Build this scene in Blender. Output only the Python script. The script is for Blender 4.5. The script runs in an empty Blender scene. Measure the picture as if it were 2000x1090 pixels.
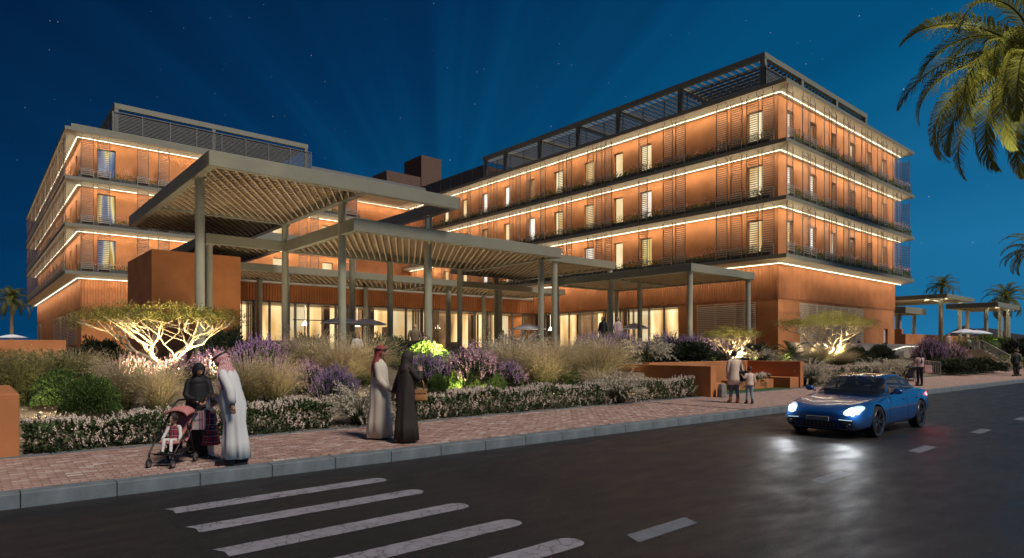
import bpy, bmesh, math, random
import numpy as np
from mathutils import Matrix, Vector
S = bpy.context.scene
R = math.radians
random.seed(7); RNG = np.random.default_rng(7)

# ------------------------------------------------------------------ camera
CAMH = 1.93
cam = bpy.data.cameras.new('camera'); camo = bpy.data.objects.new('camera', cam)
S.collection.objects.link(camo); S.camera = camo
cam.sensor_width = 36; cam.lens = 36 * 1234 / 2000; cam.shift_y = 0.068; cam.clip_end = 6000; cam.clip_start = .1
camo.location = (0, 0, CAMH); camo.rotation_euler = (R(90), 0, R(49.405 - 90))

# ------------------------------------------------------------------ night sky
W = bpy.data.worlds.new('World'); S.world = W; W.use_nodes = True
def build_sky():
    nt = W.node_tree; N = nt.nodes; L = nt.links; N.clear()
    out = N.new('ShaderNodeOutputWorld'); bg = N.new('ShaderNodeBackground'); L.new(bg.outputs[0], out.inputs[0])
    tc = N.new('ShaderNodeTexCoord'); D = tc.outputs['Generated']
    def math_(op, a, b=None, c=None):
        n = N.new('ShaderNodeMath'); n.operation = op
        for i, q in enumerate((a, b, c)):
            if q is None: continue
            if isinstance(q, (int, float)): n.inputs[i].default_value = q
            else: L.new(q, n.inputs[i])
        return n.outputs[0]
    def dot(v):
        n = N.new('ShaderNodeVectorMath'); n.operation = 'DOT_PRODUCT'; L.new(D, n.inputs[0]); n.inputs[1].default_value = v
        return n.outputs['Value']
    side = dot((.7593, -.6507, 0)); el = dot((0, 0, 1))
    t = math_('ADD', .74, math_('MULTIPLY', side, .5)); t = math_('SUBTRACT', t, math_('MULTIPLY', el, .88))
    ang = math_('ARCTAN2', math_('ADD', side, .11), math_('SUBTRACT', el, .12))
    nz = N.new('ShaderNodeTexNoise'); nz.noise_dimensions = '1D'; L.new(ang, nz.inputs['W']); nz.inputs['Scale'].default_value = 5; nz.inputs['Detail'].default_value = 2
    ray = math_('MULTIPLY', math_('SUBTRACT', nz.outputs[0], .5), .25)
    t = math_('ADD', t, ray)
    cr = N.new('ShaderNodeValToRGB'); e = cr.color_ramp.elements
    e[0].position = 0; e[0].color = (.0007, .008, .032, 1); e[1].position = 1; e[1].color = (.012, .145, .31, 1)
    q = e.new(.3); q.color = (.0009, .026, .086, 1); q = e.new(.65); q.color = (.0012, .078, .19, 1)
    L.new(t, cr.inputs[0])
    vo = N.new('ShaderNodeTexVoronoi'); L.new(D, vo.inputs['Vector']); vo.inputs['Scale'].default_value = 140
    sep = N.new('ShaderNodeSeparateColor'); L.new(vo.outputs['Color'], sep.inputs[0])
    core = math_('SUBTRACT', 1, math_('DIVIDE', vo.outputs['Distance'], math_('MULTIPLY_ADD', sep.outputs[1],   .08, .045)))
    core = math_('MAXIMUM', core, 0)
    keep = math_('MAXIMUM', math_('SUBTRACT', sep.outputs[0], .82), 0)
    star = math_('MULTIPLY', math_('MULTIPLY', core, math_('POWER', math_('MULTIPLY', keep, 5), 2.6)), .8)
    mx = N.new('ShaderNodeMix'); mx.data_type = 'RGBA'; mx.blend_type = 'ADD'; mx.inputs[0].default_value = 1
    cs = N.new('ShaderNodeCombineColor'); L.new(star, cs.inputs[0]); L.new(star, cs.inputs[1]); L.new(star, cs.inputs[2])
    L.new(cr.outputs[0], mx.inputs[6]); L.new(cs.outputs[0], mx.inputs[7])
    L.new(mx.outputs[2], bg.inputs[0]); bg.inputs[1].default_value = 1.12
build_sky()
sun = bpy.data.lights.new('key_light', 'SUN'); suno = bpy.data.objects.new('key_light', sun); S.collection.objects.link(suno)
sun.energy = 2.8; sun.color = (1, .89, .76); sun.angle = R(14)  # added warm key lamp that brightens the street fronts, not a moon
suno.rotation_euler = Vector((-.06, .64, -.76)).to_track_quat('-Z', 'Y').to_euler()
S.view_settings.view_transform = 'Standard'; S.view_settings.look = 'None'
S.view_settings.exposure = 0; S.view_settings.gamma = 1
S.render.engine = 'CYCLES'; S.cycles.use_denoising = True; S.cycles.max_bounces = 5
S.cycles.diffuse_bounces = 3; S.cycles.glossy_bounces = 3; S.cycles.transparent_max_bounces = 8
S.cycles.sample_clamp_indirect = 4; S.cycles.caustics_reflective = False; S.cycles.caustics_refractive = False

# ------------------------------------------------------------------ helpers
def tag(o, label=None, cat=None, group=None, kind=None):
    if label: o['label'] = label
    if cat: o['category'] = cat
    if group: o['group'] = group
    if kind: o['kind'] = kind
    return o
def empty(name, loc=(0, 0, 0), rz=0, **k):
    o = bpy.data.objects.new(name, None); S.collection.objects.link(o); o.empty_display_size = .2
    o.location = loc; o.rotation_euler = (0, 0, rz); tag(o, **k); return o
def mw(o):
    m = Matrix.LocRotScale(o.location, o.rotation_euler, o.scale)
    return mw(o.parent) @ o.matrix_parent_inverse @ m if o.parent else m
def link(name, me, parent=None, local=False, **k):
    o = bpy.data.objects.new(name, me); S.collection.objects.link(o)
    if parent:
        o.parent = parent
        if not local: o.matrix_parent_inverse = mw(parent).inverted()
    tag(o, **k); return o
def copy_tree(o, parent=None):
    c = o.copy(); S.collection.objects.link(c)
    if parent: c.parent = parent
    for ch in KIDS.get(o, [x for x in o.children]): copy_tree(ch, c)
    return c
KIDS = {}
def place(root, loc, rz=0, sc=1):
    root.location = loc; root.rotation_euler = (0, 0, rz)
    root.scale = sc if isinstance(sc, tuple) else (sc, sc, sc); return root

def M(name, col, rough=.6, metal=0, var=0, vscale=3, bump=0, bscale=40, emis=None, estr=0, island=0, spec=.5, coat=0, sub=0, vcol=None, stretch=None, rvar=0):
    m = bpy.data.materials.new(name); m.use_nodes = True; nt = m.node_tree; N = nt.nodes; L = nt.links
    b = N['Principled BSDF']; c = (*col, 1)
    b.inputs['Base Color'].default_value = c; b.inputs['Roughness'].default_value = rough; b.inputs['Metallic'].default_value = metal
    b.inputs['Specular IOR Level'].default_value = spec; b.inputs['Coat Weight'].default_value = coat
    if coat: b.inputs['Coat Roughness'].default_value = .04
    if sub: b.inputs['Subsurface Weight'].default_value = sub; b.inputs['Subsurface Radius'].default_value = (.02, .01, .005)
    tc = N.new('ShaderNodeTexCoord'); vec = tc.outputs['Object']
    if stretch:
        mp = N.new('ShaderNodeMapping'); mp.inputs['Scale'].default_value = stretch; L.new(vec, mp.inputs[0]); vec = mp.outputs[0]
    if var or vcol or rvar:
        nz = N.new('ShaderNodeTexNoise'); nz.inputs['Scale'].default_value = vscale; nz.inputs['Detail'].default_value = 6; L.new(vec, nz.inputs[0])
        if var or vcol:
            mr = N.new('ShaderNodeMapRange'); mr.inputs[1].default_value = .3; mr.inputs[2].default_value = .7; L.new(nz.outputs[0], mr.inputs[0])
            mx = N.new('ShaderNodeMix'); mx.data_type = 'RGBA'; L.new(mr.outputs[0], mx.inputs[0])
            mx.inputs[6].default_value = (*(vcol or [x * (1 - var) for x in col]), 1); mx.inputs[7].default_value = (*[min(1, x * (1 + var)) for x in col], 1)
            L.new(mx.outputs[2], b.inputs['Base Color'])
        if rvar:
            mr2 = N.new('ShaderNodeMapRange'); mr2.inputs[1].default_value = .3; mr2.inputs[2].default_value = .7
            mr2.inputs[3].default_value = rough - rvar; mr2.inputs[4].default_value = rough + rvar; L.new(nz.outputs[0], mr2.inputs[0]); L.new(mr2.outputs[0], b.inputs['Roughness'])
    if island:
        g = N.new('ShaderNodeNewGeometry'); hs = N.new('ShaderNodeHueSaturation'); hs.inputs['Color'].default_value = c
        if b.inputs['Base Color'].is_linked: L.new(b.inputs['Base Color'].links[0].from_socket, hs.inputs['Color'])
        mr = N.new('ShaderNodeMapRange'); mr.inputs[3].default_value = 1 - island; mr.inputs[4].default_value = 1 + island
        L.new(g.outputs['Random Per Island'], mr.inputs[0]); L.new(mr.outputs[0], hs.inputs['Value'])
        mh = N.new('ShaderNodeMapRange'); mh.inputs[3].default_value = .5 - .03 * island; mh.inputs[4].default_value = .5 + .03 * island
        L.new(g.outputs['Random Per Island'], mh.inputs[0]); L.new(mh.outputs[0], hs.inputs['Hue']); L.new(hs.outputs[0], b.inputs['Base Color'])
    if bump:
        nb = N.new('ShaderNodeTexNoise'); nb.inputs['Scale'].default_value = bscale; nb.inputs['Detail'].default_value = 8; L.new(vec, nb.inputs[0])
        bp = N.new('ShaderNodeBump'); bp.inputs['Strength'].default_value = bump; bp.inputs['Distance'].default_value = .02; L.new(nb.outputs[0], bp.inputs['Height']); L.new(bp.outputs[0], b.inputs['Normal'])
    if emis: b.inputs['Emission Color'].default_value = (*emis, 1); b.inputs['Emission Strength'].default_value = estr
    return m
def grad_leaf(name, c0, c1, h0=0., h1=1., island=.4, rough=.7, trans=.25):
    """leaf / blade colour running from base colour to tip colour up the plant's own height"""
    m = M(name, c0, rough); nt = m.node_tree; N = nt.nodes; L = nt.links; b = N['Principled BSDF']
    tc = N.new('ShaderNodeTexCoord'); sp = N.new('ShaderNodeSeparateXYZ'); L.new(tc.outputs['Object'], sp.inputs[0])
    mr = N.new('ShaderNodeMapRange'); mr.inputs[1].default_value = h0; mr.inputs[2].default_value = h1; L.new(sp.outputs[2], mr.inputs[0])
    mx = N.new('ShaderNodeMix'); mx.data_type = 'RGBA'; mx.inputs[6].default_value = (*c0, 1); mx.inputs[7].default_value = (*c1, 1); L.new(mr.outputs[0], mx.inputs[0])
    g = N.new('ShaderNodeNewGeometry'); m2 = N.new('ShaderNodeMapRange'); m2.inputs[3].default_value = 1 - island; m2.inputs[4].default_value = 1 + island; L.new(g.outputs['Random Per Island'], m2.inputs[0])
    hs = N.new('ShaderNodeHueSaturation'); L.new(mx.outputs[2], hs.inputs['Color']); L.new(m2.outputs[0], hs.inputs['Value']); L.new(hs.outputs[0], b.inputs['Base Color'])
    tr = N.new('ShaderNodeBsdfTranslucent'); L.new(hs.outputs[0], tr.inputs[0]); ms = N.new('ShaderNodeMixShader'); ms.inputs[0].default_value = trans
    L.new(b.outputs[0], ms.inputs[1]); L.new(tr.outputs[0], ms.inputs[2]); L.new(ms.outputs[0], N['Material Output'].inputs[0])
    return m

class MB:
    def __init__(s): s.v = []; s.f = []; s.m = []
    def face(s, pts, mi=0):
        n = len(s.v); s.v += [tuple(p) for p in pts]; s.f.append(tuple(range(n, n + len(pts)))); s.m.append(mi)
    def box(s, x0, x1, y0, y1, z0, z1, mi=0):
        n = len(s.v); s.v += [(x, y, z) for z in (z0, z1) for y in (y0, y1) for x in (x0, x1)]
        for q in ((0, 2, 3, 1), (4, 5, 7, 6), (0, 1, 5, 4), (2, 6, 7, 3), (0, 4, 6, 2), (1, 3, 7, 5)):
            s.f.append(tuple(n + i for i in q)); s.m.append(mi)
    def bar(s, a, b, w, h, mi=0, up=(0, 0, 1)):
        a = Vector(a); b = Vector(b); t = (b - a).normalized(); up = Vector(up)
        sx = t.cross(up); sx = sx.normalized() if sx.length > 1e-4 else Vector((1, 0, 0)); uz = sx.cross(t).normalized()
        n = len(s.v)
        for p in (a, b):
            for i, j in ((-1, -1), (1, -1), (1, 1), (-1, 1)): s.v.append(tuple(p + sx * (i * w / 2) + uz * (j * h / 2)))
        for q in ((0, 1, 2, 3), (7, 6, 5, 4), (0, 4, 5, 1), (1, 5, 6, 2), (2, 6, 7, 3), (3, 7, 4, 0)): s.f.append(tuple(n + i for i in q)); s.m.append(mi)
    def rings(s, rings, mi=0, cap=True, closed=True):
        k = len(rings[0]); n = len(s.v)
        for r in rings: s.v += [tuple(p) for p in r]
        for i in range(len(rings) - 1):
            for j in range(k if closed else k - 1):
                a = n + i * k + j; b = n + i * k + (j + 1) % k
                s.f.append((a, b, b + k, a + k)); s.m.append(mi)
        if cap and closed:
            s.f.append(tuple(n + j for j in reversed(range(k)))); s.m.append(mi)
            s.f.append(tuple(n + (len(rings) - 1) * k + j for j in range(k))); s.m.append(mi)
    def tube(s, pts, rad, k=6, mi=0, cap=True):
        pts = [Vector(p) for p in pts]; rr = []; prev = None
        for i, p in enumerate(pts):
            t = (pts[min(i + 1, len(pts) - 1)] - pts[max(i - 1, 0)]).normalized()
            if prev is None: prev = Vector((0, 0, 1)).cross(t) if abs(t.z) < .9 else Vector((1, 0, 0)).cross(t)
            x = (prev - t * prev.dot(t)); x = x.normalized() if x.length > 1e-5 else t.orthogonal().normalized(); prev = x; y = t.cross(x)
            r = rad[i] if isinstance(rad, (list, tuple)) else rad
            rr.append([p + x * (r * math.cos(2 * math.pi * j / k)) + y * (r * math.sin(2 * math.pi * j / k)) for j in range(k)])
        s.rings(rr, mi, cap)
    def cyl(s, x, y, z0, z1, r, k=16, mi=0): s.tube([(x, y, z0), (x, y, z1)], r, k, mi)
    def lathe(s, cx, cy, prof, k=16, mi=0, cap=True):
        s.rings([[(cx + r * math.cos(2 * math.pi * j / k), cy + r * math.sin(2 * math.pi * j / k), z) for j in range(k)] for r, z in prof], mi, cap)
    def ball(s, c, r, k=10, mi=0):
        r = r if isinstance(r, tuple) else (r, r, r); n = max(4, k // 2 + 1); rr = []
        for i in range(n + 1):
            a = math.pi * i / n; q = max(math.sin(a), .02)
            rr.append([(c[0] + r[0] * q * math.cos(2 * math.pi * j / k), c[1] + r[1] * q * math.sin(2 * math.pi * j / k), c[2] - r[2] * math.cos(a)) for j in range(k)])
        s.rings(rr, mi)
    def mesh(s, name, mats, smooth=False):
        me = bpy.data.meshes.new(name); me.from_pydata(s.v, [], s.f)
        for m in (mats if isinstance(mats, (list, tuple)) else [mats]): me.materials.append(m)
        me.polygons.foreach_set('material_index', s.m)
        if smooth: me.polygons.foreach_set('use_smooth', [True] * len(s.f))
        me.update(); return me
    def build(s, name, mats, parent=None, smooth=False, local=False, **k): return link(name, s.mesh(name, mats, smooth), parent, local, **k)
def bevel(o, w=.01, seg=2):
    b = o.modifiers.new('b', 'BEVEL'); b.width = w; b.segments = seg; b.limit_method = 'ANGLE'; b.angle_limit = R(40); return o
def np_mesh(name, V, F, mats, mi=None, smooth=False):
    V = np.asarray(V, dtype=np.float32); F = np.asarray(F, dtype=np.int32); k = F.shape[1]
    me = bpy.data.meshes.new(name); me.vertices.add(len(V)); me.vertices.foreach_set('co', V.ravel())
    me.loops.add(F.size); me.loops.foreach_set('vertex_index', F.ravel()); me.polygons.add(len(F))
    me.polygons.foreach_set('loop_start', np.arange(0, F.size, k, dtype=np.int32))
    me.polygons.foreach_set('loop_total', np.full(len(F), k, dtype=np.int32))
    for m in (mats if isinstance(mats, (list, tuple)) else [mats]): me.materials.append(m)
    if mi is not None: me.polygons.foreach_set('material_index', np.asarray(mi, dtype=np.int32))
    if smooth: me.polygons.foreach_set('use_smooth', np.ones(len(F), dtype=bool))
    me.update(calc_edges=True); return me
def unit(a): return a / np.maximum(np.linalg.norm(a, axis=-1, keepdims=True), 1e-6)
def leaves(C, D, L, Wd, rng, fold=0.0):
    """N rhombic leaves: base points C, directions D, lengths L, widths Wd -> verts, quads"""
    n = len(C); D = unit(D); r = unit(rng.normal(size=(n, 3))); s = unit(np.cross(D, r)); u = np.cross(s, D)
    L = np.broadcast_to(np.asarray(L, float), (n,))[:, None]; Wd = np.broadcast_to(np.asarray(Wd, float), (n,))[:, None]
    mid = C + D * L * .5 + u * L * fold
    V = np.stack([C, mid + s * Wd * .5, C + D * L, mid - s * Wd * .5], 1).reshape(-1, 3)
    return V, np.arange(4 * n).reshape(n, 4)
def blades(base, az, lean, H, Wd, droop, seg, rng):
    """N arching blades -> verts, quads (ribbons)"""
    n = len(base); t = np.linspace(0, 1, seg + 1)[None, :]
    el = (np.pi / 2 - lean)[:, None] - droop[:, None] * t ** 1.3
    ds = (H / seg)[:, None]
    x = np.cumsum(np.cos(el) * ds, 1) - np.cos(el) * ds; z = np.cumsum(np.sin(el) * ds, 1) - np.sin(el) * ds
    P = np.stack([base[:, 0:1] + x * np.cos(az)[:, None], base[:, 1:2] + x * np.sin(az)[:, None], base[:, 2:3] + z], -1)
    a2 = az + np.pi / 2 + rng.normal(size=n) * .5
    s = np.stack([np.cos(a2), np.sin(a2), np.zeros(n)], -1)[:, None, :]
    w = (Wd[:, None] * (1 - .92 * t ** 2))[:, :, None] * .5
    V = np.stack([P - s * w, P + s * w], 2).reshape(-1, 3)
    i = np.arange(n)[:, None] * (2 * (seg + 1)) + np.arange(seg)[None, :] * 2
    F = np.stack([i, i + 1, i + 3, i + 2], -1).reshape(-1, 4)
    return V, F, P
def cat(*vf):
    V = []; F = []; o = 0; mi = []
    for j, (v, f) in enumerate(vf): V.append(v); F.append(f + o); o += len(v); mi += [j] * len(f)
    return np.concatenate(V), np.concatenate(F), mi
def sm(t): t = max(0., min(1., t)); return t * t * (3 - 2 * t)
def gz(x, y):
    """garden height"""
    a = .2 + 1.1 * sm((y - 13.0) / 13.0)
    b = .22 + .98 * sm((y - 13.2) / 3.6) if x > 28.3 else (.16 if y < 15.5 else 1.2)
    if 12.9 < y < 15.7 and 20.5 < x < 28.3: return .16
    w = sm((x - 17.5) / 4.0); return a * (1 - w) + b * w
def kerb_y(x): return 9.69 - .0294 * x

# ------------------------------------------------------------------ materials
TERRA = M('terracotta_plaster', (.47, .182, .066), .85, var=.20, vscale=.7, bump=.25, bscale=60)
TERRA_R = M('terracotta_ribbed', (.47, .18, .068), .75, var=.18, vscale=.8)
OLIVE = M('olive_grey_painted_steel', (.215, .213, .165), .55, var=.06, vscale=1.5, bump=.05)
COL_M = M('column_paint', (.31, .305, .24), .5, var=.06, vscale=2)
SOFFIT = M('cream_soffit', (.50, .45, .33), .8, var=.06)
SLATM = M('timber_look_slat', (.44, .34, .23), .6, var=.1)
SHEETM = M('tinted_roof_sheet', (.13, .12, .18), .5); BATTEN = M('batten', (.50, .38, .25), .7)
SHUT = M('shutter_metal', (.16, .11, .09), .5, .2)
GUARD = M('pale_guard_metal', (.42, .40, .36), .5, .3)
DARKP = M('planter_grey', (.10, .095, .10), .7, var=.1)
ROOFM = M('roof_screen_metal', (.20, .20, .20), .5, .3)
LED = M('led_glow', (1, .9, .7), emis=(1, .93, .72), estr=3.2)
LEDC = M('led_glow_cool', (1, 1, .9), emis=(.85, 1, .9), estr=3.2)
FRAME = M('window_frame_metal', (.12, .10, .09), .4, .5)
FRAMEL = M('glazing_frame_grey', (.20, .19, .20), .4, .4)
BOXM = M('stair_box_render', (.13, .075, .055), .9, var=.1)
WHITEBAND = M('roof_edge_band', (.40, .36, .33), .7)
LOUV = M('louvre_blade', (.66, .50, .34), .6)
def lit_glass(name, kind, s=1.0, seed=0):
    """pane of a lit room: the room's blurred light behind glossy glass"""
    m = bpy.data.materials.new(name); m.use_nodes = True; nt = m.node_tree; N = nt.nodes; L = nt.links
    b = N['Principled BSDF']; b.inputs['Base Color'].default_value = (.02, .02, .02, 1); b.inputs['Roughness'].default_value = .08
    tc = N.new('ShaderNodeTexCoord'); mp = N.new('ShaderNodeMapping'); L.new(tc.outputs['Object'], mp.inputs[0]); mp.inputs['Location'].default_value = (seed, seed * 1.7, 0)
    nz = N.new('ShaderNodeTexNoise'); L.new(mp.outputs[0], nz.inputs[0]); cr = N.new('ShaderNodeValToRGB'); e = cr.color_ramp.elements
    if kind == 'lobby':
        mp.inputs['Scale'].default_value = (.75, .75, .2); nz.inputs['Scale'].default_value = 1.0; nz.inputs['Detail'].default_value = 1.5
        e[0].position = .30; e[0].color = (.12, .06, .03, 1); e[1].position = .60; e[1].color = (1, .74, .36, 1); q = e.new(.44); q.color = (.62, .36, .12, 1); q = e.new(.72); q.color = (1.0, .84, .52, 1)
    elif kind == 'warm':
        mp.inputs['Scale'].default_value = (.6, .6, .35); nz.inputs['Scale'].default_value = 1.2; nz.inputs['Detail'].default_value = 1
        e[0].position = .25; e[0].color = (.72, .40, .12, 1); e[1].position = .62; e[1].color = (1, .82, .48, 1)
    elif kind == 'dim':
        mp.inputs['Scale'].default_value = (.8, .8, .8); nz.inputs['Scale'].default_value = 1.0
        e[0].position = .3; e[0].color = (.16, .07, .03, 1); e[1].position = .7; e[1].color = (.55, .30, .12, 1)
    elif kind == 'white':
        mp.inputs['Scale'].default_value = (.8, .8, .5); nz.inputs['Scale'].default_value = .9
        e[0].position = .3; e[0].color = (.85, .62, .40, 1); e[1].position = .6; e[1].color = (1, .95, .86, 1)
    else:
        mp.inputs['Scale'].default_value = (1.1, 1.1, .10); nz.inputs['Scale'].default_value = 1.5; nz.inputs['Detail'].default_value = 1
        e[0].position = .36; e[0].color = (.06, .10, .22, 1); e[1].position = .56; e[1].color = (1, .80, .30, 1); q = e.new(.46); q.color = (.22, .30, .46, 1); q = e.new(.66); q.color = (.5, .30, .06, 1)
    L.new(nz.outputs[0], cr.inputs[0]); L.new(cr.outputs[0], b.inputs['Emission Color']); b.inputs['Emission Strength'].default_value = s
    return m
CLEAR = bpy.data.materials.new('clear_glass'); CLEAR.use_nodes = True; _b = CLEAR.node_tree.nodes['Principled BSDF']; _b.inputs['Base Color'].default_value = (.10, .09, .08, 1); _b.inputs['Roughness'].default_value = .03; _b.inputs['Alpha'].default_value = .22
PANE = {k: [lit_glass(f'glass_{k}_{i}', k, s, i * 3.3) for i in range(3)] for k, s in (('lobby', 1.7), ('warm', 1.0), ('dim', .8), ('white', 1.05), ('screen', .9))}

# ------------------------------------------------------------------ ground, road, pavement
def asphalt():
    m = M('asphalt', (.015, .0135, .013), .55, var=.28, vscale=.45, stretch=(1, .5, 1)); nt = m.node_tree; N = nt.nodes; L = nt.links; b = N['Principled BSDF']
    tc = N.new('ShaderNodeTexCoord')
    n1 = N.new('ShaderNodeTexNoise'); n1.inputs['Scale'].default_value = 55; n1.inputs['Detail'].default_value = 6; L.new(tc.outputs['Object'], n1.inputs[0])
    mp = N.new('ShaderNodeMapping'); mp.inputs['Scale'].default_value = (.9, 2.2, 1); L.new(tc.outputs['Object'], mp.inputs[0])
    n2 = N.new('ShaderNodeTexNoise'); n2.inputs['Scale'].default_value = 1.4; n2.inputs['Detail'].default_value = 5; L.new(mp.outputs[0], n2.inputs[0])
    ad = N.new('ShaderNodeMath'); ad.operation = 'MULTIPLY_ADD'; L.new(n2.outputs[0], ad.inputs[0]); ad.inputs[1].default_value = 1.6; L.new(n1.outputs[0], ad.inputs[2])
    bp = N.new('ShaderNodeBump'); bp.inputs['Strength'].default_value = .6; bp.inputs['Distance'].default_value = .02; L.new(ad.outputs[0], bp.inputs['Height']); L.new(bp.outputs[0], b.inputs['Normal'])
    mr = N.new('ShaderNodeMapRange'); mr.inputs[1].default_value = .3; mr.inputs[2].default_value = .7; mr.inputs[3].default_value = .40; mr.inputs[4].default_value = .62
    n5 = N.new('ShaderNodeTexNoise'); n5.inputs['Scale'].default_value = 85; n5.inputs['Detail'].default_value = 3; L.new(tc.outputs['Object'], n5.inputs[0]); r5 = N.new('ShaderNodeMapRange'); r5.inputs[1].default_value = .35; r5.inputs[2].default_value = .65; r5.inputs[3].default_value = .45; r5.inputs[4].default_value = 1.75; L.new(n5.outputs[0], r5.inputs[0])
    m5 = N.new('ShaderNodeMix'); m5.data_type = 'RGBA'; m5.blend_type = 'MULTIPLY'; m5.inputs[0].default_value = 1; L.new(b.inputs['Base Color'].links[0].from_socket, m5.inputs[6]); L.new(r5.outputs[0], m5.inputs[7]); L.new(m5.outputs[2], b.inputs['Base Color'])
    L.new(n2.outputs[0], mr.inputs[0]); L.new(mr.outputs[0], b.inputs['Roughness']); return m
def painted(name, col, cr_amt):
    m = M(name, col, .6, var=.15, vscale=6); nt = m.node_tree; N = nt.nodes; L = nt.links; b = N['Principled BSDF']
    tc = N.new('ShaderNodeTexCoord'); nz = N.new('ShaderNodeTexNoise'); nz.inputs['Scale'].default_value = 7; L.new(tc.outputs['Object'], nz.inputs[0])
    mxv = N.new('ShaderNodeMix'); mxv.data_type = 'VECTOR'; mxv.inputs[0].default_value = .09; L.new(tc.outputs['Object'], mxv.inputs[4]); L.new(nz.outputs['Color'], mxv.inputs[5])
    vo = N.new('ShaderNodeTexVoronoi'); vo.feature = 'DISTANCE_TO_EDGE'; vo.inputs['Scale'].default_value = 8.5; L.new(mxv.outputs[1], vo.inputs['Vector'])
    cm = N.new('ShaderNodeMapRange'); cm.inputs[1].default_value = .012; cm.inputs[2].default_value = .05; L.new(vo.outputs['Distance'], cm.inputs[0])
    n3 = N.new('ShaderNodeTexNoise'); n3.inputs['Scale'].default_value = 3; L.new(tc.outputs['Object'], n3.inputs[0])
    mx3 = N.new('ShaderNodeMath'); mx3.operation = 'MAXIMUM'; L.new(cm.outputs[0], mx3.inputs[0])
    r3 = N.new('ShaderNodeMapRange'); r3.inputs[1].default_value = .42; r3.inputs[2].default_value = .62; r3.inputs[3].default_value = 1 - cr_amt; r3.inputs[4].default_value = 1; L.new(n3.outputs[0], r3.inputs[0]); L.new(r3.outputs[0], mx3.inputs[1])
    mx = N.new('ShaderNodeMix'); mx.data_type = 'RGBA'; mx.inputs[6].default_value = (.06, .055, .055, 1); L.new(mx3.outputs[0], mx.inputs[0])
    src = b.inputs['Base Color'].links[0].from_socket; L.new(src, mx.inputs[7]); L.new(mx.outputs[2], b.inputs['Base Color']); return m
def brick_paving():
    m = M('far_paving', (.30, .19, .14), .75); nt = m.node_tree; N = nt.nodes; L = nt.links; b = N['Principled BSDF']
    tc = N.new('ShaderNodeTexCoord'); br = N.new('ShaderNodeTexBrick'); L.new(tc.outputs['Object'], br.inputs[0]); br.inputs['Scale'].default_value = 1
    br.inputs['Brick Width'].default_value = .20; br.inputs['Row Height'].default_value = .10; br.inputs['Mortar Size'].default_value = .005
    br.inputs['Color1'].default_value = (.46, .32, .28, 1); br.inputs['Color2'].default_value = (.30, .19, .165, 1); br.inputs['Mortar'].default_value = (.20, .155, .13, 1)
    L.new(br.outputs[0], b.inputs['Base Color']); bp = N.new('ShaderNodeBump'); bp.inputs['Strength'].default_value = .5; bp.inputs['Distance'].default_value = .01; L.new(br.outputs['Fac'], bp.inputs['Height']); bp.invert = True; L.new(bp.outputs[0], b.inputs['Normal']); return m
ASPH = asphalt(); PAINT = painted('crosswalk_paint', (.24, .235, .275), 1.0); DASHP = painted('lane_paint', (.13, .145, .175), .35)
PAVE = [M(f'paver_clay_{i}', c, .72, var=.2, vscale=9, bump=.35, bscale=50) for i, c in enumerate(((.37, .235, .20), (.43, .30, .265), (.30, .19, .16), (.50, .40, .36)))]
FARPAVE = brick_paving(); KERB = M('kerb_concrete', (.14, .165, .185), .75, var=.25, vscale=4, bump=.2, bscale=30, stretch=(1, 1, .5))
SAND = M('dry_sandy_ground', (.12, .10, .075), .95, var=.2, vscale=.3)
SOIL = M('gravel_mulch', (.20, .155, .11), .95, var=.45, vscale=14, bump=.9, bscale=28)
TERRC = M('terrace_paving', (.30, .24, .18), .7, var=.12, vscale=2)
def sheet(name, pts, mat, **k):
    b = MB(); b.face(pts); return b.build(name, mat, kind='structure', **k)
sheet('ground', [(-1500, -1500, -.06), (2500, -1500, -.06), (2500, 2500, -.06), (-1500, 2500, -.06)], SAND)
sheet('road', [(-80, -4.2, 0), (240, -4.2, 0), (240, 9.9, 0), (-80, 13, 0)], ASPH)
sheet('opposite_pavement', [(-80, -9, .15), (240, -9, .15), (240, -4.2, .15), (-80, -4.2, .15)], FARPAVE)
def stripes():
    names = ('nearest the kerb', 'second from the kerb', 'in the middle of the five', 'second from the camera side', 'nearest the camera and cut by the frame')
    for i, y in enumerate((8.32, 7.32, 6.31, 5.33, 4.4)):
        b = MB(); x0, x1 = 1.76, 4.66; h = .158; pts = []
        for t in np.linspace(0, 1, 40): pts.append((x0 + .06 + (x1 - x0 - .3) * t, y - h + random.uniform(-.006, .006)))
        for t in np.linspace(0, 1, 9): a = -math.pi / 2 + math.pi * t; pts.append((x1 - .2 + .2 * math.cos(a) ** .7 * 1 if math.cos(a) > 0 else x1 - .2, y + h * math.sin(a)))
        for t in np.linspace(1, 0, 40): pts.append((x0 + (x1 - x0 - .24) * t, y + h + random.uniform(-.006, .006)))
        pts.append((x0 + .07, y + .02))
        b.face([(x, yy, .004) for x, yy in pts])
        b.build('crosswalk_stripe', PAINT, kind='structure', label='worn white crosswalk stripe, ' + names[i])
    for i, x in enumerate((1.0, 5.05, 9.25, 13.3, 17.35, 21.4, 25.5, 29.6)):
        b = MB(); b.face([(x, 3.95, .004), (x + 1.05, 3.97, .004), (x + 1.15, 4.20, .004), (x + .1, 4.19, .004)])
        b.build('lane_dash', DASHP, kind='structure')
stripes()
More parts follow.
